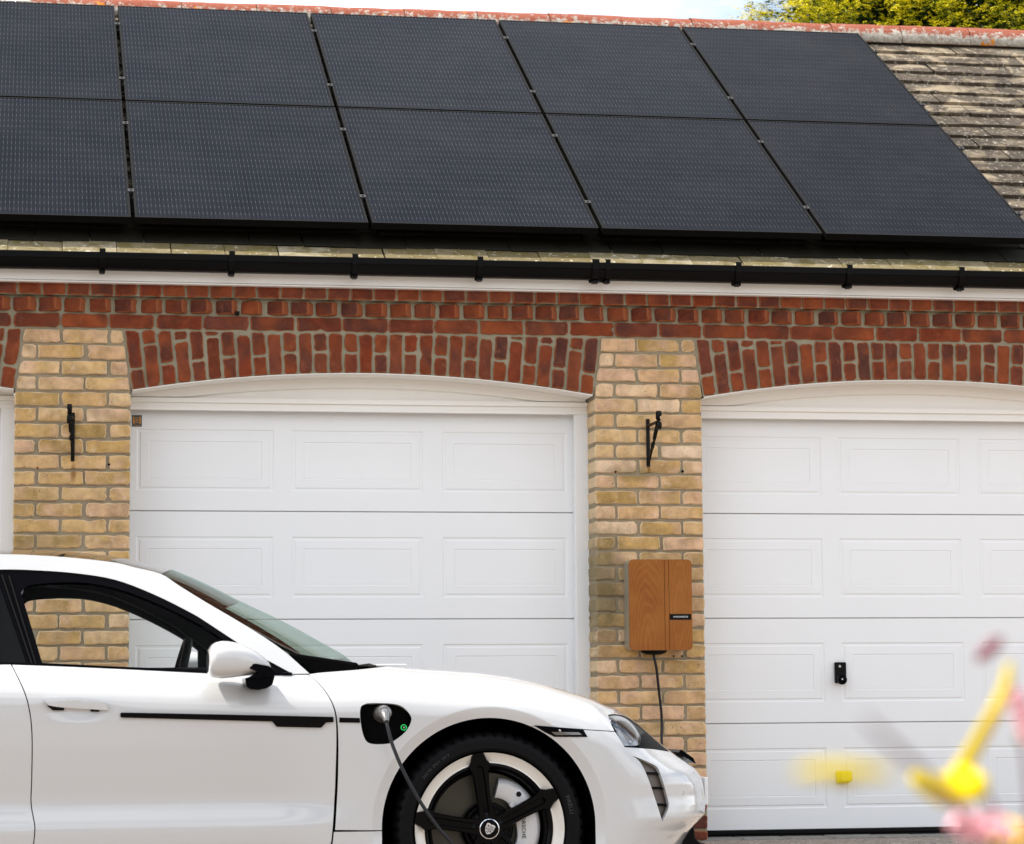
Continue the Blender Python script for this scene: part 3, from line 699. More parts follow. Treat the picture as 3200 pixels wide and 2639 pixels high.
# gable ends so the block is closed from the side
# ------------------------------------------------------------------ solar panels
names = ['leftmost, cut by the picture edge', 'second from the left', 'third from the left', 'fourth from the left', 'rightmost beside the bare tiles']
def solar(ix, row):
    x0 = PX0+(ix-1)*1.154; s0 = row*1.742; W_, H_ = 1.134, 1.722
    if ix == 0: x0 = PX0-1.154
    o_ = Vector((x0, PY0, PZ0))+SD*s0
    root = empty('solar_panel', tuple(o_))
    tag(root, 'black solar panel in the %s row, %s' % (('lower', 'upper')[row], names[ix]), 'solar panel', 'solar panels on the garage roof')
    def pp(a, s_, h): return o_+Vector((a, 0, 0))+SD*s_+NR*h
    fr = MB(); fwd = .012
    def bar(a0, a1, s0_, s1_):
        c = pp((a0+a1)/2, (s0_+s1_)/2, -.0175); fr.obox(c, Vector(((a1-a0)/2, 0, 0)), SD*((s1_-s0_)/2), NR*.0175)
    bar(0, W_, 0, fwd); bar(0, W_, H_-fwd, H_); bar(0, fwd, fwd+.0005, H_-fwd-.0005); bar(W_-fwd, W_, fwd+.0005, H_-fwd-.0005)
    fr.build('frame', M['panel_frame'], root)
    vs = [pp(fwd, fwd, -.002), pp(W_-fwd, fwd, -.002), pp(W_-fwd, H_-fwd, -.002), pp(fwd, H_-fwd, -.002)]
    g = obj('cell_glass', vs, [(0, 1, 2, 3)], M['panel_glass'], root); uvl = g.data.uv_layers.new(name='UVMap')
    for i, q in enumerate([(0, 0), (1, 0), (1, 1), (0, 1)]): uvl.data[i].uv = q
    obj('back_sheet', [v-NR*.006 for v in vs], [(3, 2, 1, 0)], M['matt_black'], root)
    for s_ in (.36, 1.36):
        c = pp(W_+.010, s_, .001); k = MB(); k.obox(c, Vector((.015, 0, 0)), SD*.018, NR*.002); k.obox(c-NR*.015+SD*.0, Vector((.006, 0, 0)), SD*.018, NR*.015)
        k.tube([c, c+NR*.007], .005, 6); k.build('clamp', M['aluminium'] if False else M['clampm'], root)
    return root
M['clampm'] = newmat('clamp_metal', (.022,.020,.019), .55, .2)
for row in (0, 1):
    for ix in range(5): solar(ix, row)
# mounting rails
xr_ = PX0+4*1.154+.03+.03
for i, s_ in enumerate((.36, 1.36, 2.10, 3.10)):
    x0 = PX0-1.2; x1 = PX0+3*1.154+1.134+.045
    o_ = MB().obox(Vector(((x0+x1)/2, PY0, PZ0))+SD*s_+NR*-.052, Vector(((x1-x0)/2, 0, 0)), SD*.02, NR*.0165).build('mounting_rail', M['clampm'])
    tag(o_, 'metal mounting rail under the %s panels, %s of the two in that row' % (('lower' if i < 2 else 'upper'), ('lower', 'upper')[i % 2]), 'rail', 'rails under the solar panels')
# ------------------------------------------------------------------ brackets
def bracket(u, v_top, v_bot, yaw, label):
    p1, p0 = at(u, v_top, -.01), at(u, v_bot, -.01); root = empty('hanging_bracket', (p0.x, 0, p0.z)); tag(root, label, 'bracket', 'wrought iron basket brackets on the piers')
    H_ = p1.z-p0.z; ca, sa = math.cos(yaw), math.sin(yaw)
    def q(x, y, z): return Vector((p0.x+x*ca+y*sa, -.004+x*sa*-1*0+y*ca, p0.z+z))
    b = MB(); b.box((p0.x-.009, -.012, p0.z), (p0.x+.009, -.004, p1.z)); b.build('back_plate', M['iron'], root, bevel=.002)
    za = H_-.035
    MB().obox(q(0, -.125, za), Vector((.007, 0, 0)), q(0, .115, 0)-q(0, 0, 0), Vector((0, 0, .005))).build('arm', M['iron'], root)
    # flat strap with a twist
    n_ = 26; vs = []; fs = []
    A, B = q(0, -.225, za-.0), q(0, -.012, .02)
    d = (B-A).normalized(); s0 = Vector((1, 0, 0)); s1 = d.cross(s0)
    for i in range(n_+1):
        f = i/n_; tw = 0 if f < .35 else (min(1, (f-.35)/.3)*math.pi*1.5)
        c_, s_ = math.cos(tw), math.sin(tw); a_ = s0*c_+s1*s_; b2 = -s0*s_+s1*c_; P_ = A+(B-A)*f
        for i_, j_ in ((-1, -1), (1, -1), (1, 1), (-1, 1)): vs.append(P_+a_*.009*i_+b2*.0045*j_)
    for i in range(n_):
        for k in range(4): fs.append((4*i+k, 4*i+(k+1) % 4, 4*i+4+(k+1) % 4, 4*i+4+k))
    fs += [(3, 2, 1, 0), (4*n_, 4*n_+1, 4*n_+2, 4*n_+3)]
    obj('twisted_brace', vs, fs, M['iron'], root)
    for cz, cyy, a0, a1, nm in ((za+.030, -.240, -100, 200, 'scroll'), (za-.018, -.238, 60, -230, 'scroll')):
        vs = []; fs = []; n_ = 14
        for i in range(n_+1):
            a_ = math.radians(a0+(a1-a0)*i/n_); r_ = .026-.008*i/n_
            for rr in (r_, r_-.0045):
                for xx in (-.0105, .0105): vs.append(q(xx, cyy+rr*math.cos(a_), cz+rr*math.sin(a_)))
        for i in range(n_):
            a = 4*i; fs += [(a, a+1, a+5, a+4), (a+2, a+6, a+7, a+3), (a, a+4, a+6, a+2), (a+1, a+3, a+7, a+5)]
        obj(nm, vs, fs, M['iron'], root)
    return root
bracket(2026.5, 1310, 1459, 0.0, 'black twisted iron bracket above the wood fronted charger')
bracket(227, 1290, 1442, .085, 'black twisted iron bracket on the left pier, rust stain below')
# nail and plugs in the brickwork
c = at(742, 981, 0); MB().box((c.x-.010, -.028, c.z-.008), (c.x+.008, .01, c.z+.008)).build('cable_clip', M['black'], co3)
for u, v in ((117, 1462), (341, 1452), (1924, 1475), (2134, 1473), (2105, 2051), (2131, 2051)):
    c = at(u, v, 0); MB().lathe([(0, -.001), (.005, -.001), (.006, .012)], (c.x, -.001, c.z), n=10).build('wall_plug', M['matt_black'] if u != 117 else M['red_brick'], G)
# ------------------------------------------------------------------ charger
YC = -.125
def rrect(x0, z0, x1, z1, r, n=6):
    out = []
    for cx, cz, a0 in ((x1-r, z0+r, -90), (x1-r, z1-r, 0), (x0+r, z1-r, 90), (x0+r, z0+r, 180)):
        for i in range(n+1):
            a_ = math.radians(a0+90*i/n); out.append((cx+r*math.cos(a_), cz+r*math.sin(a_)))
    return out
q0, q1 = at(1968, 2033, YC), at(2161, 1749, YC)
ch = empty('wall_charger', ((q0.x+q1.x)/2, 0, q0.z)); tag(ch, 'wood fronted electric car charger with metal sides on the brick pier', 'car charger')
pol = rrect(q0.x, q0.z, q1.x, q1.z, .022)
MB().prism(pol, YC+.012, -.004).build('metal_case', M['brushed'], ch, smooth=True)
MB().prism(rrect(q0.x+.002, q0.z+.002, q1.x-.002, q1.z-.002, .021), YC+.006, YC+.012).build('shadow_gap', M['black'], ch)
g1, g2 = at(2077.5, 1890, YC).x, at(2091, 1890, YC).x
fp = MB(); gp = .0009
for a, b_ in ((None, g1), (g1, g2), (g2, None)):
    pl = pol
    if a: pl = clip(pl, -1, 0, -(a+gp))
    if b_: pl = clip(pl, 1, 0, b_-gp)
    MB().prism(pl, YC, YC+.0055, bev=.0008).build('wood_plank', M['wood'], ch)
a, b_ = at(2093, 1937.5, YC), at(2160, 1919.5, YC)
MB().box((a.x, YC-.0018, a.z), (b_.x-.001, YC-.0002, b_.z)).build('name_plate', M['black'], ch)
M['white_print'] = newmat('white_print', (.8,.8,.8), .5)
text('name_lettering', 'ANDERSEN', .0118, ((a.x+b_.x)/2, YC-.0022, (a.z+b_.z)/2), M['white_print'], ch, space=1.35)
c = at(2043, 2044, YC*.5); MB().lathe([(.001, 0), (.001, 0)], (0, 0, 0), n=4)
vs = []; fs = []; n_ = 24
for k, (zz, rr) in enumerate(((q0.z+.004, 1.), (q0.z-.010, .92), (q0.z-.020, .55), (q0.z-.021, .01))):
    for i in range(n_): a_ = 2*math.pi*i/n_; vs.append((c.x+.068*rr*math.cos(a_), YC*.52+.045*rr*math.sin(a_), zz))
for k in range(3):
    for i in range(n_): fs.append((k*n_+i, k*n_+(i+1) % n_, (k+1)*n_+(i+1) % n_, (k+1)*n_+i))
obj('cable_gland', vs, fs, M['black'], ch, True)
# ------------------------------------------------------------------ car
YN = -3.02; HWD = .985; YCC = YN+HWD
CW = at(1533, 2592, YN+.02); ZG = CW.z-.360
def px(pts, Y): return [(p.x, p.z) for p in (at(u, v, Y) for u, v in pts)]
crown = px([(-900, 2052), (-300, 2052), (36, 2050), (500, 2068), (800, 2080), (961, 2082), (1119, 2081), (1206, 2083), (1286, 2090.5), (1365.5, 2095.5), (1498.6, 2104), (1598, 2117), (1698, 2138.7), (1764.6, 2158.7), (1844, 2183), (1897.6, 2205)], YN+.26)
nose_up = px([(1937.5, 2221.8), (1977.5, 2241.8), (2030.7, 2281.7), (2083.9, 2325), (2121, 2353), (2155, 2374), (2180, 2392), (2197, 2412), (2206, 2432), (2208, 2460)], YCC-.30)
nose_lo = px([(2208, 2460), (2208.5, 2500), (2206, 2519), (2203, 2536), (2189, 2553), (2169, 2572.5), (2152, 2598), (2138, 2623), (2130, 2660), (2112, 2740), (2100, 2800)], YCC-.30)
XT = CW.x+.92-4.96
crown = [(XT-.0, crown[0][1]-.10), (XT+.35, crown[0][1]-.0), (XT+1.2, crown[0][1]+.01)]+[c for c in crown if c[0] > XT+1.3]
_cx = np.array([p[0] for p in crown+nose_up]); _cz = np.array([p[1] for p in crown+nose_up])
_o = np.argsort(_cx); _cx, _cz = _cx[_o], _cz[_o]
def smoothed(xs, zs, n=900, k=9):
    x = np.linspace(xs[0], xs[-1], n); z = np.interp(x, xs, zs); w_ = np.ones(k)/k
    zp = np.concatenate([np.full(k//2, z[0]), z, np.full(k//2, z[-1])]); return x, np.convolve(zp, w_, 'valid')
_sx, _sz = smoothed(_cx, _cz)
def zc(x): return np.interp(x, _sx, _sz)
_nz = nose_lo[::-1]+nose_up[::-1][1:]
_nzz = np.array([p[1] for p in _nz]); _nxx = np.array([p[0] for p in _nz]); _o = np.argsort(_nzz); _nzz, _nxx = _nzz[_o], _nxx[_o]
def xn(z): return np.interp(z, _nzz, _nxx)
ZS = at(500, 2228, YN).z
pv = [(2180, 0.0), (2250, 0.0), (2330, .006), (2420, .022), (2490, .036), (2520, .038), (2578, .006), (2590, .004), (2640, .010), (2760, .05)]
_pz = np.array([at(500, v, YN+.01).z for v, _ in pv])[::-1]; _pi = np.array([i for _, i in pv])[::-1]
_fz = np.linspace(_pz[0], _pz[-1], 400); _fi = np.interp(_fz, _pz, _pi); _k = np.ones(17)/17; _fi = np.convolve(np.concatenate([np.full(8, _fi[0]), _fi, np.full(8, _fi[-1])]), _k, 'valid')
XA, XB = at(1780, 2250, YN+.1).x, at(2070, 2300, YN+.4).x
AX, AZ_ = at(1531, 2585, YN).x, at(1531, 2585, YN).z; AR = .4005
RX = CW.x-2.9
HX, HZ = at(245, 2222, YN).x, at(245, 2222, YN).z
def S(x, z):
    x = np.asarray(x, float); z = np.asarray(z, float)
    prof_ = np.interp(z, _fz, _fi)
    near = np.clip((np.abs(x-(AX-.0))-.42)/.42, 0, 1); near = near*near*(3-2*near)
    near2 = np.clip((np.abs(x-RX)-.42)/.4, 0, 1); near2 = near2*near2*(3-2*near2)
    ins = prof_*near*near2 - .012*(1-near)*np.clip((z-ZG)/.3, 0, 1)
    ins = ins+.012*np.exp(-((x-HX)/.10)**2-((z-HZ)/.026)**2)
    rv = np.clip(1-(zc(x)-z)/.185, 0, 1); ins = ins+.28*(1-np.sqrt(np.clip(1-rv*rv, 0, 1)))
    wh = np.clip((x-XA)/(XB-XA), 0, 1); wh = wh*wh*(3-2*wh)
    rh = np.clip(1-(xn(z)-x)/.50, 0, 1); nn = 2.25
    ins = ins*(1-wh*.4)+wh*HWD*(1-np.clip(1-rh**nn, 0, 1)**(1/nn))
    rr_ = np.clip(1-(x-XT)/.55, 0, 1); ins = ins+HWD*(1-np.clip(1-rr_**2.4, 0, 1)**(1/2.4))
    for ax_ in (AX, RX):                                         # rolled lip round the wheel arches
        dd = np.hypot(x-ax_, z-AZ_)-AR; q = np.clip(1-dd/.040, 0, 1); ins = ins+.022*q
    return YN+np.minimum(ins, HWD)
def on(u, v):
    Y = YN+.02
    for _ in range(12):
        p = at(u, v, Y); z = min(p.z, float(zc(p.x))-.0012); Y = .5*Y+.5*min(float(S(p.x, z)), YCC-.12)
    p = at(u, v, Y); return (p.x, min(p.z, float(zc(p.x))-.0005))
ZB_, ZR_ = at(500, 2092, YN+.12).z, at(200, 1740, YN+.33).z
def SG(x, z): return YN+.122+(np.asarray(z, float)-ZB_)/(ZR_-ZB_)*.215
def ong(u, v):
    Y = YN+.2
    for _ in range(6): p = at(u, v, Y); Y = float(SG(p.x, p.z))
    p = at(u, v, Y); return (p.x, p.z)
def subdiv(poly, step):
    out = []
    for i in range(len(poly)):
        a, b = poly[i], poly[(i+1) % len(poly)]; n_ = max(1, int(math.hypot(b[0]-a[0], b[1]-a[1])/step))
        for k in range(n_): out.append((a[0]+(b[0]-a[0])*k/n_, a[1]+(b[1]-a[1])*k/n_))
    return out
def spline(pts, per=6):
    """Catmull-Rom through an open list of points"""
    P_ = [Vector(p) for p in pts]; P_ = [P_[0]*2-P_[1]]+P_+[P_[-1]*2-P_[-2]]; out = []
    for i in range(1, len(P_)-2):
        for k in range(per):
            t_ = k/per; a, b, c, d = P_[i-1], P_[i], P_[i+1], P_[i+2]
            out.append(.5*((2*b)+(c-a)*t_+(2*a-5*b+4*c-d)*t_*t_+(3*b-a-3*c+d)*t_**3))
    out.append(P_[-2]); return [tuple(p) for p in out]
def pip(P_, poly):
    P_ = np.asarray(P_); x, y = P_[:, 0], P_[:, 1]; ins = np.zeros(len(P_), bool); q = np.asarray(poly)
    x1, y1 = q[:, 0], q[:, 1]; x0, y0 = np.roll(x1, 1), np.roll(y1, 1)
    for a, b, c, d in zip(x0, y0, x1, y1):
        if b == d: continue
        cnd = ((b > y) != (d > y)) & (x < (c-a)*(y-b)/(d-b)+a); ins ^= cnd
    return ins
def bdist(P_, poly):
    q = np.asarray(poly); P_ = np.asarray(P_); m_ = np.full(len(P_), 9.)
    for i in range(len(q)):
        a = q[i-1]; e = q[i]-a; L2 = e@e
        if L2 < 1e-12: continue
        t_ = np.clip(((P_-a)@e)/L2, 0, 1); m_ = np.minimum(m_, np.hypot(*(P_-a-t_[:, None]*e).T))
    return m_
def panel(name, poly, m, parent, holes=(), fn=S, off=0.0, res=.022, step=.014, flange=.012, far=None, crownrows=True, top=False, nose=False, ring=False, both=True):
    """a sheet over the outline poly (x,z) with y=fn(x,z)+off; its far twin is mirrored about the car's centre"""
    poly = subdiv(poly, step); holes = [subdiv(h, step*.7) for h in holes]
    loops = [poly]+holes
    V = []; E_ = []
    for lp in loops:
        b = len(V); V += lp; E_ += [(b+i, b+(i+1) % len(lp)) for i in range(len(lp))]
    nb = len(V); a = np.array(poly); x0, z0 = a.min(0); x1, z1 = a.max(0)
    gx_ = np.arange(x0+res*.5, x1, res); gz_ = np.arange(z0+res*.5, z1, res)
    X, Z = np.meshgrid(gx_, gz_); Gp = np.stack([X.ravel(), Z.ravel()], 1)
    if top:
        ex = []
        for d in (.0015, .005, .010, .017, .026, .037, .05, .066, .085): ex += [(x, float(zc(x))-d) for x in np.arange(x0, x1, .016)]
        dd = zc(Gp[:, 0])-Gp[:, 1]; Gp = np.concatenate([Gp[dd > .095], np.array(ex)])
    if nose:
        ex = [(float(xn(z))-d, z) for d in (.0012, .0035, .007, .012, .018, .026, .036, .048, .062, .078) for z in np.arange(z0, z1, .009)]
        dd = xn(Gp[:, 1])-Gp[:, 0]; Gp = np.concatenate([Gp[dd > .085], np.array(ex)])
    if ring:
        rr_ = np.hypot(Gp[:, 0]-AX, Gp[:, 1]-AZ_); keep = (rr_ > AR+.066) | (rr_ < AR-.01); aa_ = np.radians(np.arange(-20, 200, 1.6))
        Gp = np.concatenate([Gp[keep]]+[np.stack([AX+(AR+d)*np.cos(aa_), AZ_+(AR+d)*np.sin(aa_)], 1) for d in (.007, .015, .024, .033, .039, .0415, .050, .060)])
    k = pip(Gp, poly)
    for h in holes: k &= ~pip(Gp, h)
    Gp = Gp[k]
    if len(Gp):
        md = np.full(len(Gp), 9.)
        for lp in loops: md = np.minimum(md, bdist(Gp, lp))
        Gp = Gp[md > (.0009 if top or nose or ring else res*.33)]
    V += [tuple(p) for p in Gp]
    r = delaunay_2d_cdt([Vector((float(p[0]), float(p[1]))) for p in V], E_, [], 0, 1e-6)
    ov = np.array([(v.x, v.y) for v in r[0]]); of = [tuple(f) for f in r[2]]
    cen = np.array([ov[list(f)].mean(0) for f in of]); k = pip(cen, poly)
    for h in holes: k &= ~pip(cen, h)
    of = [f for f, q in zip(of, k) if q]
    x, z = ov[:, 0], ov[:, 1]; y = fn(x, z)+off; e = .002
    nx_ = (fn(x+e, z)-fn(x-e, z))/(2*e); nz_ = (fn(x, z+e)-fn(x, z-e))/(2*e)
    nz_ = np.clip(nz_, -6, 6); nx_ = np.clip(nx_, -8, 8)
    N = np.stack([nx_, -np.ones(len(x)), nz_], 1); N /= np.linalg.norm(N, axis=1)[:, None]
    of = [f if (ov[f[1]][0]-ov[f[0]][0])*(ov[f[2]][1]-ov[f[0]][1])-(ov[f[2]][0]-ov[f[0]][0])*(ov[f[1]][1]-ov[f[0]][1]) > 0 else f[::-1] for f in of]
    cnt = {}
    for f in of:
        for i in range(len(f)):
            q = (f[i], f[(i+1) % len(f)]); cnt[q] = 1
    bd = [q for q in cnt if (q[1], q[0]) not in cnt]
    vs = [(x[i], y[i], z[i]) for i in range(len(x))]; nr = [tuple(q) for q in N]; fs = list(of)
    if flange:
        mp_ = {}
        for a_, b_ in bd:
            for q in (a_, b_):
                if q not in mp_:
                    mp_[q] = len(vs); vs.append((x[q], y[q], z[q])); nr.append((0, 0, 0)); vs.append((x[q]-N[q][0]*flange*.6, y[q]+flange, z[q]-N[q][2]*flange*.6)); nr.append((0, 0, 0))
            fs.append((mp_[b_], mp_[a_], mp_[a_]+1, mp_[b_]+1))
    def mk(mir):
        V2 = [(p[0], 2*YCC-p[1], p[2]) for p in vs] if mir else vs; F2 = [f[::-1] for f in fs] if mir else fs
        o = obj(name, V2, F2, m, parent, True)
        o.data.normals_split_custom_set_from_vertices([(n_[0], -n_[1], n_[2]) for n_ in nr] if mir else nr)
        return o
    o = mk(False); o2 = mk(True) if both else None
    return o, o2
CAR = empty('parked_car', (CW.x-1.45, YCC, ZG)); tag(CAR, 'white electric saloon car parked in front of the garages, charging cable plugged in its wing', 'car')
PA = M['paint']
sill = ZG+.17
gA = spline([on(u, v) for u, v in [(36, 2078), (66, 2139), (84, 2186), (96, 2246), (100.5, 2318), (99, 2438), (97, 2510), (107, 2570), (109, 2594), (105, 2639)]], 4)
gB = spline([on(u, v) for u, v in [(961, 2108), (993, 2133), (1029, 2180), (1050, 2234), (1056, 2318), (1054.5, 2438), (1050, 2528), (1044, 2611), (1040, 2639)]], 4)
gA = gA+[(gA[-1][0]-.01, sill)]; gB = gB+[(gB[-1][0]-.02, sill)]
def sh(pts, d): return [(p[0]+(d(p) if callable(d) else d), p[1]) for p in pts]
zlo = lambda p: (-.0018-.006*min(1, max(0, (on_z-p[1])/.25)))
on_z = gB[8][1]
belt = [on(u, v) for u, v in [(40, 2077.5), (200, 2084), (400, 2093), (646, 2104.5), (800, 2107), (958, 2107.5)]]
panel('front_door', sh(gA, .0020)[::-1]+belt[1:-1]+sh(gB, zlo), PA, CAR)
XRG = RX+.47
zbl = belt[0][1]
rdoor = [(XRG+.16, zbl-.005)]+[(gA[0][0]-.003, zbl)]+sh(gA, -.0020)[1:]+[(XRG-.02, sill)]+[(RX+AR*math.cos(a)*1.02, AZ_+AR*math.sin(a)*1.02) for a in np.radians([8, 20, 32, 42])]+[(XRG, AZ_+.38)]
panel('rear_door', rdoor, PA, CAR, res=.03)
archf = [(AX+AR*math.cos(a), AZ_+AR*math.sin(a)) for a in np.radians(np.arange(180, 67.9, -3))]
sA = on(1660, 2268.5)
aS = math.degrees(math.atan2(sA[1]-AZ_, sA[0]-AX))
archL = [(AX+AR*math.cos(a), AZ_+AR*math.sin(a)) for a in np.radians(np.linspace(180, aS, 40))]
archR = [(AX+AR*math.cos(a), AZ_+AR*math.sin(a)) for a in np.radians(np.linspace(aS-.35, 0, 26))]
seam = [on(u, v) for u, v in [(1700, 2271), (1760, 2275), (1821, 2279), (1870, 2282), (1919.7, 2285)]]
zsl = on(1100, 2597)[1]
ftop = [on(u, v) for u, v in [(1000, 2103), (1119, 2093.5)]]
xcr = at(1206, 2083, YN+.26).x; tip = at(2112, 2346, YCC-.35).x
cr_ = [(x, float(zc(x))-.0006) for x in np.arange(xcr, tip, .02)]
hl_top = [on(u, v) for u, v in [(2092, 2347.5), (2053.5, 2315), (2025, 2290), (1997, 2265.5), (1969, 2246.5), (1946.5, 2236), (1918, 2231.5), (1900, 2234)]]
cport = spline([on(u, v) for u, v in [(1137, 2202.5), (1151, 2198.5), (1190, 2198), (1231.7, 2200.5), (1260, 2210.6), (1282, 2235), (1285, 2255), (1268, 2287), (1231.7, 2315.6), (1211.5, 2325), (1163, 2325.7), (1141, 2311.5), (1129, 2271), (1125, 2226.7), (1129, 2208), (1137, 2202.5)]], 3)[:-1]
fend = sh(gB, .0020)[:-1]
fend = [p for p in fend if p[1] > zsl+.003]
poly = fend[::-1]+ftop+cr_+hl_top+[on(1905, 2252), on(1912.7, 2271)]+seam[::-1]+archL[::-1]+[(AX-AR, zsl)]
panel('front_wing', poly, PA, CAR, holes=[cport], top=True, flange=.02, ring=True)
panel('sill_panel', [(gB[-2][0]+.004, zsl-.0035), (AX-AR, zsl-.0035), (AX-AR, sill), (gB[-1][0]+.004, sill)], PA, CAR)
hl_bot = [on(u, v) for u, v in [(1921, 2288), (1932, 2302), (1952, 2336), (1985, 2338), (2040, 2342), (2092, 2350)]]
vent = spline([on(u, v) for u, v in [(1977, 2363), (2000, 2371), (2030, 2384), (2053.5, 2398), (2065, 2423), (2078, 2465), (2090, 2513), (2083, 2542), (2070, 2567)]], 3)+spline([on(u, v) for u, v in [(2067, 2560), (2045, 2490), (2020, 2420), (2003, 2386), (1990, 2372)]], 3)
zn = [p for p in zip(_nxx[::-1], _nzz[::-1]) if p[1] < float(zc(tip))+.0 and p[1] > sill]
zn = [(float(xn(z)), z) for z in np.arange(float(zc(tip)), sill+.012, -.008)]
zn = [p for p in zn if p[0] > at(2095, 2700, YCC-.3).x]
zn = sorted(set(zn), key=lambda p: -p[1])
bump = [(seam[0][0], seam[0][1]-.0035)]+[(p[0], p[1]-.0035) for p in seam[1:]]+hl_bot+[(tip+.004, float(zc(tip+.004))-.003)]+[(p[0]-.0004, p[1]) for p in zn if p[1] < float(zc(tip+.01))-.006]+[(zn[-1][0]-.05, sill+.01), (AX+AR, sill+.01)]+archR[::-1]
panel('front_bumper', bump, PA, CAR, holes=[vent], flange=.016, res=.016, step=.008, nose=True, ring=True)
# quarter and tail (outside the frame)
qa = [(RX+AR*math.cos(a), AZ_+AR*math.sin(a)) for a in np.radians(np.arange(42, 180.1, 6))]
quarter = [(XRG+.004, AZ_+.385)]+[(XRG+.155, zbl-.003)]+[(x, float(zc(x))-.001) for x in np.arange(XRG+.10, XT+.02, -.05)]+[(XT+.01, sill+.1), (XT+.1, sill), (RX-AR, sill)]+qa[::-1]
panel('rear_wing', quarter, PA, CAR, res=.035, top=True)
# dark shell behind the gaps
inn = [(XT+.1, sill+.05), (XT+.1, zbl-.02), (gB[0][0], zbl-.012), (xcr, float(zc(xcr))-.04), (at(1960, 2300, YN+.3).x, at(1960, 2275, YN+.3).z), (at(2120, 2400, YCC-.5).x, at(2120, 2400, YCC-.5).z), (at(2110, 2600, YCC-.5).x, sill+.02), (AX+AR+.03, sill)]+[(AX+(AR+.03)*math.cos(a), AZ_+(AR+.03)*math.sin(a)) for a in np.radians(np.arange(0, 181, 10))]+[(AX-AR-.03, sill), (RX+AR+.03, sill)]+[(RX+(AR+.03)*math.cos(a), AZ_+(AR+.03)*math.sin(a)) for a in np.radians(np.arange(0, 181, 12))]+[(RX-AR-.03, sill)]
panel('inner_shell', inn, M['matt_black'], CAR, off=.030, res=.05, flange=0)
# bonnet between the two wing crowns
xs = [p[0] for p in cr_ if p[0] < XB+.03]; xs = [gB[0][0]+.10, gB[0][0]+.2]+[x for x in xs if x > gB[0][0]+.25]
vs = []; fs = []; nj = 20
for x in xs:
    z = float(zc(x)); yn_ = float(S(x, z-.0006))
    for j in range(nj+1):
        t_ = j/nj; y = yn_+(2*YCC-2*yn_)*t_; q = math.sin(math.pi*t_); vs.append((x, y, z-.0008-.012*q*q+.02*max(0, 1-abs(t_-.5)*3)))
for i in range(len(xs)-1):
    for j in range(nj): fs.append((i*(nj+1)+j, (i+1)*(nj+1)+j, (i+1)*(nj+1)+j+1, i*(nj+1)+j+1))
obj('bonnet', vs, fs, PA, CAR, True)
# scuttle strip and wiper at the foot of the windscreen
c1, c2 = at(1112, 2080, YCC+.35), at(1206, 2079, YCC+.35)
MB().box((c1.x, YCC-.3, c1.z-.012), (c2.x, YCC+.66, c2.z-.004)).build('scuttle', PA, CAR, bevel=.005)
MB().tube([at(1118, 2083, YCC-.1), at(1155, 2078, YCC-.2), at(1172, 2084, YCC-.3)], .006, 8).build('wiper', M['black'], CAR)
# greenhouse
rail_up = [ong(u, v) for u, v in [(-1150, 1990), (-900, 1880), (-600, 1780), (-300, 1739), (0, 1733), (120, 1736.5), (239, 1745), (359, 1759), (419, 1773.6), (503, 1794.5), (560, 1831), (646, 1884), (778, 1962), (880, 2030), (967, 2105.5)]]
rail_lo = [ong(u, v) for u, v in [(915, 2106.5), (778, 2031), (658, 1953), (598, 1916), (479, 1857), (359, 1812), (239, 1792), (120, 1783), (0, 1780), (-300, 1786), (-600, 1830), (-850, 1900), (-1100, 2020)]]
ru = spline(rail_up, 4); rl = spline(rail_lo, 4)
panel('roof_pillar', ru+rl, PA, CAR, fn=SG, flange=.02, res=.02)
panel('pillar_trim', ru+rl, M['matt_black'], CAR, fn=SG, off=.028, flange=0, res=.05)
bl = [ong(u, v) for u, v in [(905, 2107), (646, 2104), (400, 2093), (200, 2084), (100, 2080), (-400, 2072), (-900, 2068), (-1080, 2035)]]
gl_f = spline([ong(u, v) for u, v in [(66, 1853), (78, 1838), (110, 1826), (239, 1820), (359, 1838), (479, 1881), (598, 1938), (660, 1974), (700, 2002)]], 3)+[ong(708, 2096), ong(400, 2085), ong(132, 2072)]
gl_r = [ong(u, v) for u, v in [(-10, 1800), (84, 2072), (-400, 2060), (-820, 2056), (-1000, 2010), (-860, 1930), (-600, 1850), (-300, 1806)]]
outer = rl[::-1]+[]
fr_poly = [p for p in rl[::-1]]
fr = sorted([p for p in rl], key=lambda p: p[0])
fr_poly = fr+bl
panel('window_frame', fr_poly, M['gloss_black'], CAR, holes=[gl_f, gl_r], fn=SG, off=.006, flange=.035, res=.03)
panel('window_glass', gl_f, M['side_glass'], CAR, fn=SG, off=.014, flange=0, res=.05)
panel('rear_window_glass', gl_r, M['dark_glass'], CAR, fn=SG, off=.014, flange=0, res=.05)
# chrome-less weather strips on the B pillar
for (u0, v0), (u1, v1) in (((6, 1797), (100, 2075)), ((28, 1800), (112, 2075))):
    a, b = ong(u0, v0), ong(u1, v1); MB().tube([(a[0], float(SG(*a))-.002, a[1]), (b[0], float(SG(*b))-.002, b[1])], .0035, 6).build('pillar_strip', M['rubber'], CAR)
a, b = ong(118, 2077.5), ong(912, 2106)
sp_ = [ong(u, v) for u, v in [(100, 2079), (300, 2088), (500, 2097), (700, 2103.5), (912, 2106.5)]]
MB().tube([(p[0], float(SG(*p))-.003, p[1]) for p in sp_], .0055, 8).build('window_seal', M['gloss_black'], CAR)
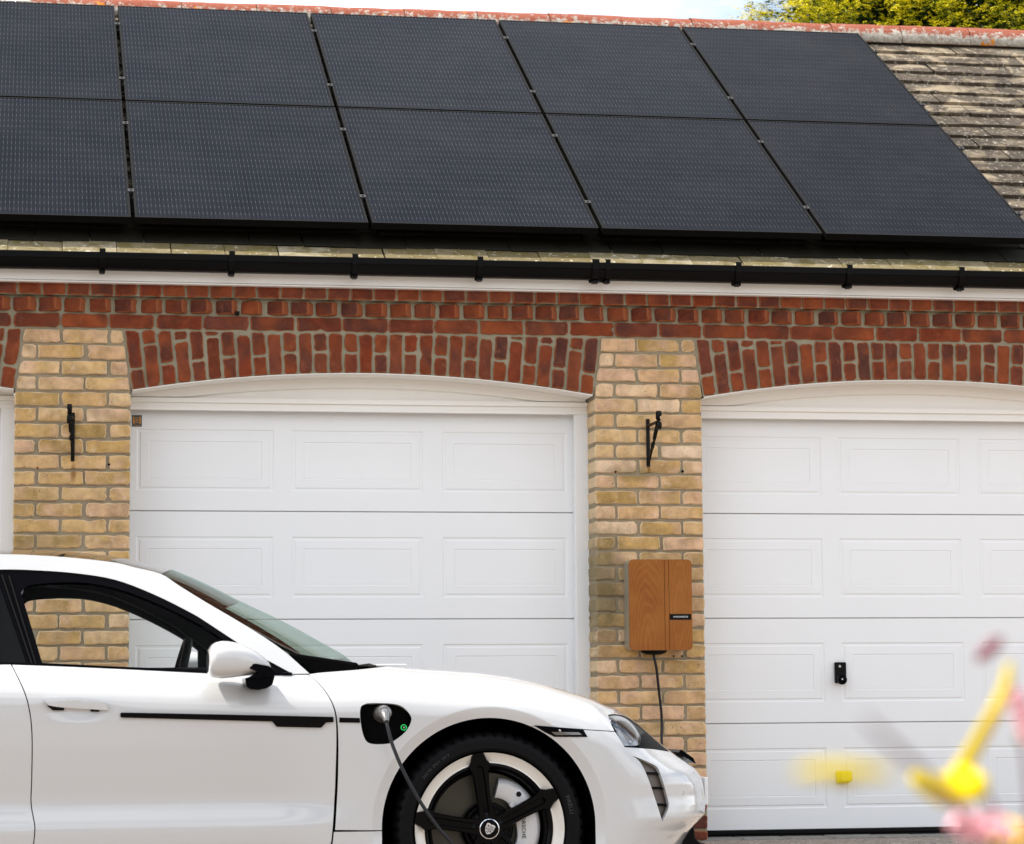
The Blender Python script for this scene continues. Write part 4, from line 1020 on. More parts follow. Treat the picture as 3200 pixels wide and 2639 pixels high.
# roof and screens: three-curve lofts
def loft(name, near, centre, m, parent, nj=16, off=0.0, lift=0):
    vs = []; fs = []
    n_ = len(near)
    for (nx1, ny1, nz1), c in zip(near, centre):
        for j in range(nj+1):
            t_ = j/nj; q = 1-(2*t_-1)**2; q = q**.85
            y = ny1+(2*YCC-2*ny1)*t_; vs.append((nx1+(c[0]-nx1)*q, y, nz1+(c[1]-nz1)*q+off))
    for i in range(n_-1):
        for j in range(nj): fs.append((i*(nj+1)+j, i*(nj+1)+j+1, (i+1)*(nj+1)+j+1, (i+1)*(nj+1)+j))
    return obj(name, vs, fs, m, parent, True)
def res_(pts, n_):
    P_ = [Vector(p) for p in pts]; d = [0]
    for a, b in zip(P_, P_[1:]): d.append(d[-1]+(b-a).length)
    out = []
    for k in range(n_):
        s_ = d[-1]*k/(n_-1); i = 0
        while i < len(d)-2 and d[i+1] < s_: i += 1
        t_ = (s_-d[i])/max(1e-9, d[i+1]-d[i]); out.append(P_[i].lerp(P_[i+1], t_))
    return out
iu = [i for i, p in enumerate(ru)]; kx = ong(503, 1794.5)[0]
roofE = [p for p in ru if p[0] <= kx+.002]; scrE = [p for p in ru if p[0] >= kx-.002]
def n3(pts, d=.0): return [(p[0], float(SG(p[0], p[1]))+d, p[1]) for p in pts]
sil_r = [(p.x, p.z) for p in (at(u, v, YCC-.1) for u, v in [(-1150, 1965), (-900, 1850), (-600, 1752), (-300, 1722), (39, 1719.5), (180, 1723), (299, 1734), (407, 1750), (539, 1782.5)])]
sil_w = [(p.x, p.z) for p in (at(u, v, YCC-.1) for u, v in [(539, 1782.5), (634, 1821), (766, 1887), (883, 1942), (1011, 2012), (1077, 2049), (1122, 2088)])]
nE = res_(n3(roofE), 24); nC = res_(spline(sil_r, 4), 24)
loft('roof_glass', nE, nC, M['roof_glass'], CAR); loft('headlining', nE, nC, M['matt_black'], CAR, off=-.03)
wE = res_(n3(scrE, .002), 24); wC = res_(spline(sil_w, 4), 24)
kt = 1; 
loft('windscreen_header', wE[:9], wC[:9], M['gloss_black'], CAR, off=-.006)
loft('windscreen', wE, wC, M['screen_glass'], CAR)
loft('windscreen_foot', wE[21:], wC[21:], M['gloss_black'], CAR, off=-.006)
# black edge of the screen along the near pillar
vs = []; fs = []
for sgn in (0, 1):
    b0 = len(vs)
    for k in range(2, 22):
        a, c = wE[k], wC[k]
        for t_ in (.002, .045):
            q = (1-(2*t_-1)**2)**.85; y = a[1]+(2*YCC-2*a[1])*t_; y = 2*YCC-y if sgn else y
            vs.append((a[0]+(c[0]-a[0])*q, y, a[2]+(c[1]-a[2])*q-.004))
    for k in range(19): fs.append((b0+2*k, b0+2*k+1, b0+2*k+3, b0+2*k+2))
obj('screen_border', vs, fs, M['matt_black'], CAR, True)
# sensor pod behind the mirror
m1 = at(690, 1925, YCC-.02); MB().obox(m1, (.09, 0, -.045), (0, .07, 0), (.012, 0, .02)).build('rear_view_mirror', M['black'], CAR, bevel=.01)
# rear screen and tail
tx = XT+.02; tl = [(ru[0][0], float(SG(*ru[0])), ru[0][1]), (XT+.22, YN+.32, float(zc(XT+.3))), (XT+.06, YN+.6, float(zc(XT+.1))-.03)]
tc = [(ru[0][0]-.02, ru[0][1]+.04), (XT+.15, float(zc(XT+.3))+.04), (XT+.0, float(zc(XT+.1)))]
nE2 = [tuple(nE[0]), (XT+.45, YN+.24, float(zc(XT+.5))+.05), (XT+.12, YN+.5, float(zc(XT+.2)))]; nC2 = [tuple(nC[0]), (XT+.40, float(zc(XT+.5))+.09), (XT+.02, float(zc(XT+.2))+.01)]
loft('rear_screen', [Vector(p) for p in nE2], [Vector(p) for p in nC2], M['roof_glass'], CAR)
# cabin floor and dashboard (dark)
fl = MB(); fl.box((XT+.5, YN+.16, ZG+.2), (gB[0][0]+.02, 2*YCC-YN-.16, zbl-.10)); fl.build('cabin_tub', M['matt_black'], CAR)
da = at(760, 2096, YN+.4); db = at(1060, 2092, YCC)
MB().prism([(da.x, zbl-.15), (db.x, zbl-.15), (db.x-.02, zbl+.0), (da.x+.12, zbl+.045), (da.x+.02, zbl+.03)], YN+.16, 2*YCC-YN-.16).build('dashboard', M['matt_black'], CAR, bevel=.01)
# steering wheel
w0, w1 = at(588, 2000, YN+.60), at(563, 2096, YN+.60); ax = (w0-w1).normalized(); c = w0-ax*.185; st_ = MB()
ring = [c+ax*.18*math.cos(a)+Vector((0, .18*math.sin(a), 0)) for a in np.linspace(0, 2*math.pi, 41)]
st_.tube(ring, .0165, 10, cap=False); st_.tube([c+Vector((0, .17, 0)), c+Vector((.03, 0, -.01)), c-Vector((0, .17, 0))], .014, 8); st_.build('steering_wheel', M['black'], CAR, smooth=True)
# ---- door mirror
def mirror(far):
    f_ = (lambda p: (p[0], 2*YCC-p[1], p[2])) if far else (lambda p: tuple(p))
    root = empty('door_mirror', (at(750, 2100, YN).x, YN+.0 if not far else 2*YCC-YN, at(750, 2100, YN).z), CAR); root.location -= CAR.location
    yc_ = YN-.035; sec = [(845, 2083, 2087, .012), (839, 2070, 2092, .035), (826, 2055, 2098, .055), (800, 2036, 2106, .075), (770, 2020, 2112, .09), (740, 2009, 2117, .1), (712, 2004, 2120, .105), (690, 2003.5, 2121.5, .108), (672, 2008, 2120.5, .108), (660, 2015, 2118, .104), (652, 2028, 2109, .092), (649.5, 2036, 2102, .08)]
    vs = []; n_ = 28; fs = []
    for u, vt, vb, hy in sec:
        a, b = at(u, vt, yc_), at(u, vb, yc_); zc_, hz_ = (a.z+b.z)/2, (a.z-b.z)/2
        for k in range(n_):
            th = 2*math.pi*k/n_; c_, s_ = math.cos(th), math.sin(th); e = 2/2.5
            vs.append(f_((a.x, yc_+hy*math.copysign(abs(c_)**e, c_), zc_+hz_*math.copysign(abs(s_)**e, s_))))
    m_ = len(sec)
    for i in range(m_-1):
        for k in range(n_): fs.append((i*n_+k, i*n_+(k+1) % n_, (i+1)*n_+(k+1) % n_, (i+1)*n_+k))
    fs += [tuple(range(n_))[::-1]]
    b = MB(); b.add(vs, fs); b.build('mirror_housing', PA, root, smooth=True)
    b = MB(); last = vs[(m_-1)*n_:]; b.add([(p[0]+.004, p[1], p[2]) for p in last], [tuple(range(n_))]); b.build('mirror_glass', M['chrome'], root)
    # seam line
    y0, y1 = YN-.145, YN+.05
    arm = px([(752.5, 2073), (762, 2069.5), (800, 2074), (842, 2081), (859, 2092), (862, 2116), (815, 2122), (772, 2121.5), (795, 2112), (813, 2103), (800, 2096), (770, 2086), (756, 2080)], y0)
    bs_ = px([(766, 2119), (860, 2112), (852, 2141), (835, 2151), (809.5, 2157), (782, 2154), (770, 2147)], YN-.10)
    for q, ya, yb in ((arm, y0+.028, YN+.02), (bs_, YN-.10, YN+.06)):
        q = q if area(q) > 0 else q[::-1]; b = MB(); vv = [(p[0], ya+.0, p[1]) for p in q]+[(p[0], yb, p[1]) for p in q]; n2 = len(q)
        vv = [f_(p) for p in vv]; b.add(vv, [tuple(range(n2)), tuple(range(n2, 2*n2))[::-1]]+[(i, n2+i, n2+(i+1) % n2, (i+1) % n2) for i in range(n2)])
        b.build('mirror_arm', M['gloss_black'], root, bevel=.006)
    for q in root.children: pass
    return root
mirror(False); mirror(True)
# ---- handle, trims, marker
def strip(name, pts, m, t_=.006, off=-.004, parent=CAR, b=.002, both=False):
    q = [on(u, v) for u, v in pts]; return panel(name, q, m, parent, off=off, flange=t_, res=.02, both=both)
h1 = spline([on(u, v) for u, v in [(140.6, 2183.5), (200, 2182.5), (260, 2185.5), (310, 2192), (331, 2202), (338, 2216)]], 4)+spline([on(u, v) for u, v in [(337, 2219), (300, 2218), (200, 2212), (158, 2206), (144, 2198), (139, 2188)]], 3)
strip('handle_gap', [(146, 2206), (200, 2211), (200, 2221), (166, 2221)], M['black'], .010, -.012); strip('handle_gap', [(281, 2213), (309, 2216), (309, 2225), (283, 2224)], M['black'], .010, -.012)
hnd, _ = panel('door_handle', h1, PA, CAR, off=-.022, flange=.018, both=True)
strip('side_trim', [(376, 2229), (382, 2227.5), (700, 2233.5), (1041, 2241), (1042, 2257), (1018, 2259), (1003, 2275), (864, 2272), (850, 2255.5), (600, 2249), (380, 2243), (376, 2241)], M['carbon'], .008, -.009, both=True)
strip('wing_trim', [(1060, 2243), (1124, 2244.5), (1125, 2259.5), (1060, 2258.5)], M['carbon'], .006, -.004)
strip('side_marker', [(1668, 2268), (1821.4, 2279), (1835.5, 2303.5), (1732.6, 2303.5), (1700, 2288)], M['gloss_black'], .004, -.003, both=True)
strip('marker_lens', [(1722, 2288), (1808, 2289), (1818, 2297), (1735, 2298)], newmat('marker_lens', (.10,.09,.085), .2, coat=1), .002, -.0045)
# ---- charge port
cpx = empty('charge_port', (at(1205, 2262, YN).x, YN+.05, at(1205, 2262, YN).z), CAR); cpx.location -= CAR.location
vs = [(x, float(S(x, z))+.003, z) for x, z in cport]; n_ = len(vs)
cxp = sum(v[0] for v in vs)/n_; czp = sum(v[2] for v in vs)/n_
vs += [((x-cxp)*.94+cxp, YN+.045, (z-czp)*.94+czp) for x, z in cport]
obj('port_recess', vs, [(i, (i+1) % n_, n_+(i+1) % n_, n_+i) for i in range(n_)]+[tuple(range(n_, 2*n_))], M['gloss_black'], cpx)
c = at(1195, 2262, YN+.04); pr = rrect(c.x-.046, c.z-.066, c.x+.046, c.z+.055, .034, 6); MB().prism(pr, YN+.022, YN+.044, bev=.003).build('socket_plate', M['black'], cpx, smooth=True)
c = at(1262, 2274, YN+.01); MB().lathe([(.0088, 0), (.0108, 0), (.0108, .004), (.0088, .004), (.0088, 0)], (c.x, YN+.012, c.z), n=32).build('light_ring', M['green_ring'], cpx)
MB().lathe([(.0, 0), (.008, 0), (.0085, .03)], (c.x, YN+.014, c.z), n=24).build('ring_button', M['black'], cpx)
c = at(1263, 2274, YN+.01); MB().prism([(c.x-.004, c.z-.002), (c.x+.003, c.z-.003), (c.x+.002, c.z+.003), (c.x-.001, c.z+.003)], YN+.0125, YN+.0135).build('plug_symbol', M['badge_silver'], cpx)
# ---- headlight
def headlight(far):
    f_ = (lambda p: (p[0], 2*YCC-p[1], p[2])) if far else (lambda p: tuple(p))
    root = empty('headlight', f_((at(1980, 2290, YN+.2).x, YN+.2, at(1980, 2290, YN+.2).z)), CAR); root.location -= CAR.location
    out = [on(u, v) for u, v in [(1905, 2252), (1912.7, 2271), (1921, 2288), (1932, 2302), (1952, 2336), (1985, 2338), (2040, 2342), (2092, 2349)]]+hl_top
    def pan(nm, poly, m, off, fl=0, res=.02, fn=S):
        a, b = panel(nm, poly, m, root, off=off, flange=fl, res=res, fn=fn); bpy.data.objects.remove(a if far else b)
    bulb = spline([on(u, v) for u, v in [(1905, 2240), (1922, 2237), (1950, 2243), (1975, 2262), (1994, 2288), (2001, 2305), (1999, 2322), (1992, 2331)]], 3)+[on(1970, 2331.5), on(1953, 2331), on(1934, 2298), on(1915, 2266)]
    pan('lamp_housing', out, M['black'], .022)
    q = [on(u, v) for u, v in [(2000, 2300), (2015, 2290), (2092, 2347), (2010, 2340), (1996, 2335)]]
    pan('lamp_shroud', q, M['rubber'], .004, .01)
    pan('reflector', bulb, M['lampin'], .018, 0, .012)
    b2 = [((x-bulb[4][0]), z) for x, z in bulb]
    cx_ = sum(p[0] for p in bulb)/len(bulb); cz_ = sum(p[1] for p in bulb)/len(bulb)
    bl_ = [((x-cx_)*.66+cx_+.002, (z-cz_)*.66+cz_+.0) for x, z in bulb]; pan('lamp_core', bl_, M['lampcore'], .012, .004, .012)
    for (u, v, r_) in ((1918, 2256, .014), (1975, 2314, .012), (1928, 2276, .010)):
        x, z = on(u, v); y = float(S(x, z)); b = MB(); vs = []; 
        for ring_, (rr, dy) in enumerate(((r_, .012), (r_*.8, .004), (r_*.3, .001))):
            for k in range(16): a = 2*math.pi*k/16; xx, zz = x+rr*math.cos(a)*1.2, z+rr*math.sin(a); vs.append(f_((xx, float(S(xx, zz))+dy, zz)))
        b.add(vs, [(16*q_+k, 16*q_+(k+1) % 16, 16*q_+16+(k+1) % 16, 16*q_+16+k) for q_ in range(2) for k in range(16)]+[tuple(range(32, 48))]); b.build('lamp_unit', M['chrome'], root, smooth=True)
    pan('lamp_lens', [(x, z) for x, z in bulb], M['lens'], -.003, .004, .012)
M['lampin'] = newmat('lamp_reflector', (.62,.63,.64), .3, .35); M['lampcore'] = newmat('lamp_core', (.20,.18,.16), .2, .4)
headlight(False); headlight(True)
# ---- vent in the bumper
vn = empty('bumper_vent', (at(2040, 2450, YN+.5).x, YN+.5, at(2040, 2450, YN+.5).z), CAR); vn.location -= CAR.location
vr = [(x, z) for x, z in vent]; o1, o2 = panel('vent_recess', vr, M['ventm'] if 'ventm' in M else M.setdefault('ventm', newmat('vent_plastic', (.12,.10,.085), .5)), vn, off=.028, flange=0, res=.02)
bpy.data.objects.remove(o2)
vs = []; n_ = len(vent)
for x, z in vent: vs.append((x, float(S(x, z))+.001, z))
for x, z in vent: vs.append((x, float(S(x, z))+.03, z))
obj('vent_surround', vs, [(i, (i+1) % n_, n_+(i+1) % n_, n_+i) for i in range(n_)], M['ventm'], vn)
for v, ua, ub in ((2417, 2022, 2064), (2463, 2037, 2076), (2515, 2053, 2087)):
    a, b = on(ua, v), on(ub, v+1); ya, yb = float(S(*a))+.010, float(S(*b))+.006
    k = MB(); k.add([(a[0], ya+.018, a[1]+.004), (b[0], yb+.018, b[1]+.004), (a[0], ya, a[1]-.003), (b[0], yb, b[1]-.003), (a[0], ya+.02, a[1]-.006), (b[0], yb+.02, b[1]-.006)], [(0, 1, 3, 2), (2, 3, 5, 4)]); k.build('slat', M['rubber'], vn)
# parking sensor, plate, sensor bar, lower intake
x, z = on(2135, 2480); y = float(S(x, z)); e = .003
nrm = Vector(((float(S(x+e, z))-float(S(x-e, z)))/(2*e), -1, (float(S(x, z+e))-float(S(x, z-e)))/(2*e))).normalized()
t1 = nrm.cross(Vector((0, 0, 1))).normalized(); t2 = t1.cross(nrm); cc = Vector((x, y, z))+nrm*.0012
MB().tube([cc+(t1*math.cos(a)+t2*math.sin(a))*.009 for a in np.linspace(0, 2*math.pi, 25)], .0008, 5, cap=False).build('parking_sensor', M['badge_silver'], CAR)
pa, pb = at(2213.5, 2516, YCC-.26), at(2213.5, 2430, YCC-.26)
MB().box((pa.x-.014, YCC-.26, pa.z), (pa.x, YCC+.26, pb.z)).build('number_plate', M['frame_white'], CAR, bevel=.003)
M['plate_backing'] = M['frame_white']
q = px([(2121, 2352), (2128, 2343), (2140, 2350), (2168, 2370), (2176, 2388), (2168, 2384), (2140, 2366)], YCC-.25); q = q if area(q) > 0 else q[::-1]
MB().prism(q, YCC-.25, YCC+.25).build('sensor_bar', M['gloss_black'], CAR, bevel=.003)
q = px([(2120, 2590), (2155, 2597), (2166, 2578), (2172, 2600), (2172, 2618), (2192, 2639), (2200, 2700), (2120, 2760)], YCC-.5); q = q if area(q) > 0 else q[::-1]
MB().prism(q, YCC-.5, YCC+.5).build('lower_intake', M['rubber'], CAR, bevel=.006)
# underbody and arch liners
ub = MB()
ub.box((XT+.3, YN+.25, sill-.03), (CW.x+.6, 2*YCC-YN-.25, sill+.04)); ub.build('underbody', M['matt_black'], CAR)
for ax_ in (AX, RX):
    for far in (0, 1):
        y0 = YN+.025; l_ = MB(); l_.lathe([(.408, 0), (.408, .30), (.02, .30)], (ax_, y0 if not far else 2*YCC-y0-.30*0, AZ_), n=40, a0=math.radians(-25), a1=math.radians(205)) if not far else l_.lathe([(.408, 0), (.408, -.30), (.02, -.30)], (ax_, 2*YCC-y0, AZ_), n=40, a0=math.radians(-25), a1=math.radians(205))
        l_.build('arch_liner', M['matt_black'], CAR, smooth=True)
# ---- wheels
def arc_text(name, s, size, r_, a_mid, y, m, parent, c, inward=False, rot90=False, space=1.0, sx__=1.0):
    vs, fs = text_mesh(s, size, .0004, space); out = []
    for v in vs:
        a = a_mid-v.x*sx__/r_; rr = r_+v.y; out.append((c[0]+rr*math.cos(a), y-v.z, c[2]+rr*math.sin(a)))
    return obj(name, out, fs, m, parent)
def wheel(cx, cyy, cz, far=False, spin=0.0, detail=True):
    sg = -1 if far else 1
    root = empty('wheel', (cx, cyy, cz), CAR); root.location -= CAR.location
    T = lambda r_, a, y: (cx+r_*math.cos(a), cyy+sg*y, cz+r_*math.sin(a))
    # tyre with shoulder grooves
    prof_ = [(.284, .016), (.290, .006), (.300, .0015), (.306, .003), (.322, -.001), (.338, .004), (.349, .013), (.356, .026), (.3595, .045), (.360, .22), (.350, .25), (.30, .262), (.285, .25)]
    n_ = 216; vs = []; fs = []
    for i, (r_, y) in enumerate(prof_):
        for k in range(n_):
            g_ = (k % 4 == 0) and 6 <= i <= 8; vs.append(T(r_-(.006 if g_ else 0), 2*math.pi*k/n_, y+(.004 if g_ else 0)))
    for i in range(len(prof_)-1):
        for k in range(n_): fs.append((i*n_+k, i*n_+(k+1) % n_, (i+1)*n_+(k+1) % n_, (i+1)*n_+k))
    b = MB(); b.add(vs, fs); b.build('tyre', M['tyre'], root, smooth=True)
    def ring(nm, pr_, m, n_=96): b = MB(); b.lathe([(r_, sg*y) for r_, y in pr_], (cx, cyy, cz), n=n_); return b.build(nm, m, root, smooth=True)
    ring('rim_lip', [(.2865, .012), (.2845, .006), (.281, .010)], M['rim_black'])
    ring('aero_ring', [(.281, .009), (.276, .014), (.262, .026), (.248, .032), (.2425, .030)], M['rim_white'])
    ring('rim_barrel', [(.2425, .031), (.234, .030), (.222, .038), (.216, .055), (.214, .20)], M['rim_black'])
    ring('brake_disc', [(.205, .125), (.205, .105), (.10, .105)], M['disc'])
    ring('disc_hat', [(.10, .107), (.098, .070), (.088, .060), (.03, .060)], M['rim_black'])
    ring('disc_shield', [(.214, .19), (.01, .19)], M['matt_black'])
    # caliper
    c_ = MB(); a0, a1 = math.radians(-52), math.radians(76); vs = []; N_ = 24
    for k in range(N_+1):
        a = a0+(a1-a0)*k/N_; f = k/N_; ri = .116+.006*math.sin(f*math.pi*3); ro = .206-.016*(abs(2*f-1)**4)
        for r_, y in ((ri, .095), (ri, .068), (ri+.014, .060), (ro-.022, .058), (ro-.008, .068), (ro, .095)): vs.append(T(r_, a, y))
    fs = [(6*k+j, 6*k+j+1, 6*k+7+j, 6*k+6+j) for k in range(N_) for j in range(5)]+[(0, 1, 2, 3, 4, 5), tuple(range(6*N_, 6*N_+6))[::-1]]
    c_.add(vs, fs); c_.build('brake_caliper', M['caliper'], root, smooth=True)
    if detail:
        vs, fs_ = text_mesh('PORSCHE', .021, .0004, 1.05); a_ = math.radians(-11); r_ = .156
        rc_ = (cx+.1345, cz+.008)
        obj('caliper_lettering', [(rc_[0]+v.y+.02*(v.x), cyy+.0565-v.z, rc_[1]-v.x) for v in vs], fs_, M['black'], root)
    for dx, dz in ((.092, .085), (.118, .125)):
        b = MB(); b.lathe([(0, sg*.052), (.009, sg*.052), (.011, sg*.062)], (cx+dx, cyy, cz+dz), n=12); b.build('caliper_bolt', M['caliper'] if dx < .1 else M['black'], root, smooth=True)
    # hub
    ring('hub', [(.001, .030), (.044, .030), (.062, .040), (.080, .056), (.086, .075)], M['rim_black'], 60)
    for k in range(5):
        a = math.radians(63+72*k)+spin; b = MB(); b.lathe([(.0, sg*.040), (.009, sg*.040), (.011, sg*.046), (.0115, sg*.06)], (cx+.060*math.cos(a), cyy, cz+.060*math.sin(a)), n=8); b.build('wheel_bolt', M['rubber'], root)
        # spoke: two legs round a slot
        A = math.radians(99+72*k)+spin; ca, sa = math.cos(A), math.sin(A)
        def Q(r_, t_, y): return (cx+r_*ca-t_*sa, cyy+sg*y, cz+r_*sa+t_*ca)
        st = [(.030, .034, .0), (.060, .030, .010), (.095, .0275, .0115), (.14, .027, .0120), (.19, .0285, .0125), (.214, .032, .0125), (.228, .040, .0115), (.238, .043, .0), (.2425, .038, .0), (.255, .030, .0), (.270, .0255, .0), (.2815, .023, .0)]
        yf = lambda r_: .030-.022*((r_-.03)/.25)**1.1
        vs = []; fs = []
        for r_, hw, sl_ in st:
            y = yf(r_); f2 = .55 if sl_ > 0 else 1
            for t_, dy in ((-hw, .016), (-hw, .004), (-hw+.003, 0), (-sl_-.001, 0), (-sl_*.8, .012 if sl_ else 0), (sl_*.8, .012 if sl_ else 0), (sl_+.001, 0), (hw-.003, 0), (hw, .004), (hw, .016)): vs.append(Q(r_, t_, y+dy+(.014 if abs(t_) == hw and dy > .01 and r_ < .24 else 0)))
        m_ = 10
        for i in range(len(st)-1):
            for j in range(m_-1): fs.append((i*m_+j, i*m_+j+1, (i+1)*m_+j+1, (i+1)*m_+j))
        b = MB(); b.add(vs, fs); s_o = b.build('spoke', M['rim_black'], root, smooth=True)
    ring('cap_ring', [(.0370, .034), (.0370, .022), (.0345, .021), (.0330, .024)], M['chrome'], 48)
    ring('cap', [(.0335, .0245), (.02, .0235), (.001, .0235)], M['rim_black'], 40)
    if detail:
        # shield emblem
        def tr(x, z): return (cx+(x*math.cos(-.45)-z*math.sin(-.45))*1.0, cz+(x*math.sin(-.45)+z*math.cos(-.45))*1.0)
        shp = [(-.017, .016), (-.010, .0195), (0, .017), (.010, .0195), (.017, .016), (.0165, -.002), (.011, -.014), (0, -.022), (-.011, -.014), (-.0165, -.002)]
        q = [tr(x, z) for x, z in shp]; q = q if area(q) > 0 else q[::-1]
        MB().prism(q, cyy+.0215, cyy+.0235).build('crest', M['badge_silver'], root)
        s2 = MB()
        for (x0, z0, x1, z1) in ((.001, .0095, .015, .0115), (.001, .0045, .015, .0065), (.001, .0005, .0155, .0017), (-.015, -.004, -.001, -.0022), (-.013, -.009, -.001, -.0072), (-.009, -.0145, -.001, -.0125), (-.0008, -.018, .0008, .015), (-.0155, -.0006, .0155, .0006)):
            q = [tr(x, z) for x, z in rect(x0, z0, x1, z1)]; s2.prism(q, cyy+.0208, cyy+.0214)
        for cx_, cz_ in ((-.008, .009), (.007, -.007)):
            for k in range(3):
                q = [tr(cx_+.0055*math.cos(a)*(1-.25*k), cz_-.003+.003*k+.0012*math.sin(a)) for a in np.linspace(0, 2*math.pi, 9)[:-1]]; s2.prism(q, cyy+.0208, cyy+.0214)
        s2.build('crest_pattern', M['rim_black'], root)
        c = (cx, cyy, cz)
        arc_text('tyre_lettering', 'PIRELLI', .022, .312, math.radians(16), cyy-.0022, M['letter'], root, c, space=1.1, sx__=.95)
        arc_text('tyre_size', '265/35 ZR21 101Y', .015, .314, math.radians(131), cyy-.0022, M['letter'], root, c, space=1.15)
    return root
wheel(CW.x, YN+.022, CW.z)
wheel(CW.x, 2*YCC-YN-.022, CW.z, True, detail=False)
wheel(RX, YN+.022, CW.z, detail=False); wheel(RX, 2*YCC-YN-.022, CW.z, True, detail=False)
# ------------------------------------------------------------------ charging cable: wall box to wing
def smooth3(pts, per=8):
    P_ = [Vector(p) for p in pts]; P_ = [P_[0]*2-P_[1]]+P_+[P_[-1]*2-P_[-2]]; out = []
    for i in range(1, len(P_)-2):
        for k in range(per):
            t_ = k/per; a, b, c, d = P_[i-1], P_[i], P_[i+1], P_[i+2]
            out.append(.5*((2*b)+(c-a)*t_+(2*a-5*b+4*c-d)*t_*t_+(3*b-a-3*c+d)*t_**3))
    out.append(P_[-2]); return out
yy = -.065
pc = [at(2041, 2036, yy), at(2045, 2060, yy), at(2051, 2087, yy), at(2056, 2130, yy+.01), at(2061, 2176, yy+.02), at(2066.5, 2225, yy+.02), at(2068, 2264.5, yy+.02), at(2068.5, 2330, yy)]
pc += [Vector((pc[-1].x+.01, -.10, .28)), Vector((pc[-1].x+.03, -.16, .06)), Vector((pc[-1].x+.12, -.5, -.0)), Vector((pc[-1].x+.25, -1.2, -.08)), Vector((pc[-1].x+.3, -2.2, -.15)), Vector((pc[-1].x+.0, -3.4, -.152)), Vector((CW.x+.35, -3.75, -.152)), Vector((CW.x+.05, -3.6, -.14))]
pk = [at(1440, 2690, YN-.22), at(1413.5, 2639, YN-.21), at(1369, 2586, YN-.20), at(1312.5, 2505, YN-.18), at(1260, 2408.5, YN-.155), at(1227.7, 2331.7, YN-.13), at(1214, 2285, YN-.11), at(1206, 2252, YN-.085), at(1202, 2238, YN-.055)]
allp = smooth3(pc+[Vector((CW.x-.0, YN-.35, CW.z-.25))]+pk, 7)
root = empty('charging_cable', tuple(pc[-1])); tag(root, 'black charging cable from the wall charger to the socket in the car wing', 'cable')
cb = MB(); cb.tube(allp, .0068, 10); cb.build('cable', M['cable'] if 'cable' in M else M.setdefault('cable', newmat('cable_rubber', (.007,.007,.008), .36, spec=.3)), root, smooth=True)
pg = MB(); a = at(1193, 2232, YN+.03); b_ = at(1203, 2228, YN-.055); d = (b_-a)
pg.tube([a, a+d*.25, a+d*.4, a+d*.75, b_, b_+d*.05], [.034, .034, .030, .029, .024, .012], 24)
pg.build('plug', M['plugm'] if 'plugm' in M else M.setdefault('plugm', newmat('plug_grey', (.16,.155,.15), .22, .5, coat=.5)), root, smooth=True)
pg = MB(); pg.tube([b_+Vector((0, .01, 0)), at(1204, 2238, YN-.075), at(1208, 2256, YN-.095)], [.019, .0165, .0095], 16); pg.build('plug_neck', M['plugm'], root, smooth=True)
# ------------------------------------------------------------------ houses across the drive (seen in the car's paint)
nb = empty('facing_house', (1, -27, 0)); tag(nb, 'low brick building across the drive, seen only as a reflection in the car paint', 'house')
MB().box((-13, -31, -.17), (15, -25, 2.7)).build('wall', newmat('house_brick', (.40,.29,.20), .9), nb)
b = MB(); b.add([(-13.4, -24.6, 2.6), (15.4, -24.6, 2.6), (15.4, -28, 5.0), (-13.4, -28, 5.0), (-13.4, -31.4, 2.6), (15.4, -31.4, 2.6)], [(0, 1, 2, 3), (3, 2, 5, 4), (0, 3, 4), (1, 5, 2)]); b.build('roof', newmat('house_roof', (.11,.08,.06), .9), nb)
for i in range(6):
    x = -11.5+4.4*i; d_ = MB(); d_.box((x, -24.96, -.17), (x+3., -24.93, 2.1)); d_.build('white_door', M['door_white'], nb)
    for j in range(1, 4): MB().box((x, -24.925, .38+.55*(j-1)), (x+3., -24.92, .40+.55*(j-1))).build('door_seam', M['rubber'], nb)
# ------------------------------------------------------------------ conifer behind the ridge
rng = np.random.default_rng(5)
TY = 7.0
tc_ = at(2960, 40, TY); tree = empty('conifer_tree', (tc_.x, TY, 0)); tag(tree, 'golden green conifer rising behind the ridge at the right', 'tree')
pts = []; R0 = tc_.x-at(2285, 20, TY).x
vsl = []; fsl = []; tone = []
def spray(p, d, size, tn):
    """a drooping flat spray: a few pointed leaflets along a stem"""
    d = d/np.linalg.norm(d); up = np.array([0, 0, 1.]); sd = np.cross(d, up); sd /= np.linalg.norm(sd)+1e-9; nn = np.cross(sd, d)
    nl = 9
    for k in range(nl):
        f = k/(nl-1); q = p+d*size*f-up*size*.30*f*f; s_ = (-1)**k
        L_ = size*.36*(1-.55*f)*rng.uniform(.7, 1.25); dd = d*.75+sd*s_*.75+nn*rng.uniform(-.3, .3)-up*.25
        if k == nl-1: dd = d-up*.5
        dd /= np.linalg.norm(dd); w_ = np.cross(dd, nn+rng.normal(0, .3, 3)); w_ /= np.linalg.norm(w_)+1e-9; w_ *= L_*.15
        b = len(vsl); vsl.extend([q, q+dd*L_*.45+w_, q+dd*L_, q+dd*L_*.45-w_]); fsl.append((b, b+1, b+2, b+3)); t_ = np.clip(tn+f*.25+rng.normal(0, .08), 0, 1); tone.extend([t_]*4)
Rm = R0; zmid, hmax = 4.4, 8.6
cl = []
for i in range(1900):
    a = rng.uniform(-math.pi*1.08, math.pi*.08); z = rng.uniform(3.9, 5.9) if i < 1250 else rng.uniform(2.6, 8.2)
    rr = Rm*np.clip((9.5-z)/4.2, .2, 1.03)*rng.uniform(.86, 1.03)*(1+.07*math.sin(a*9+z*2))
    cl.append((rr*math.cos(a), rr*math.sin(a), z, a, i))
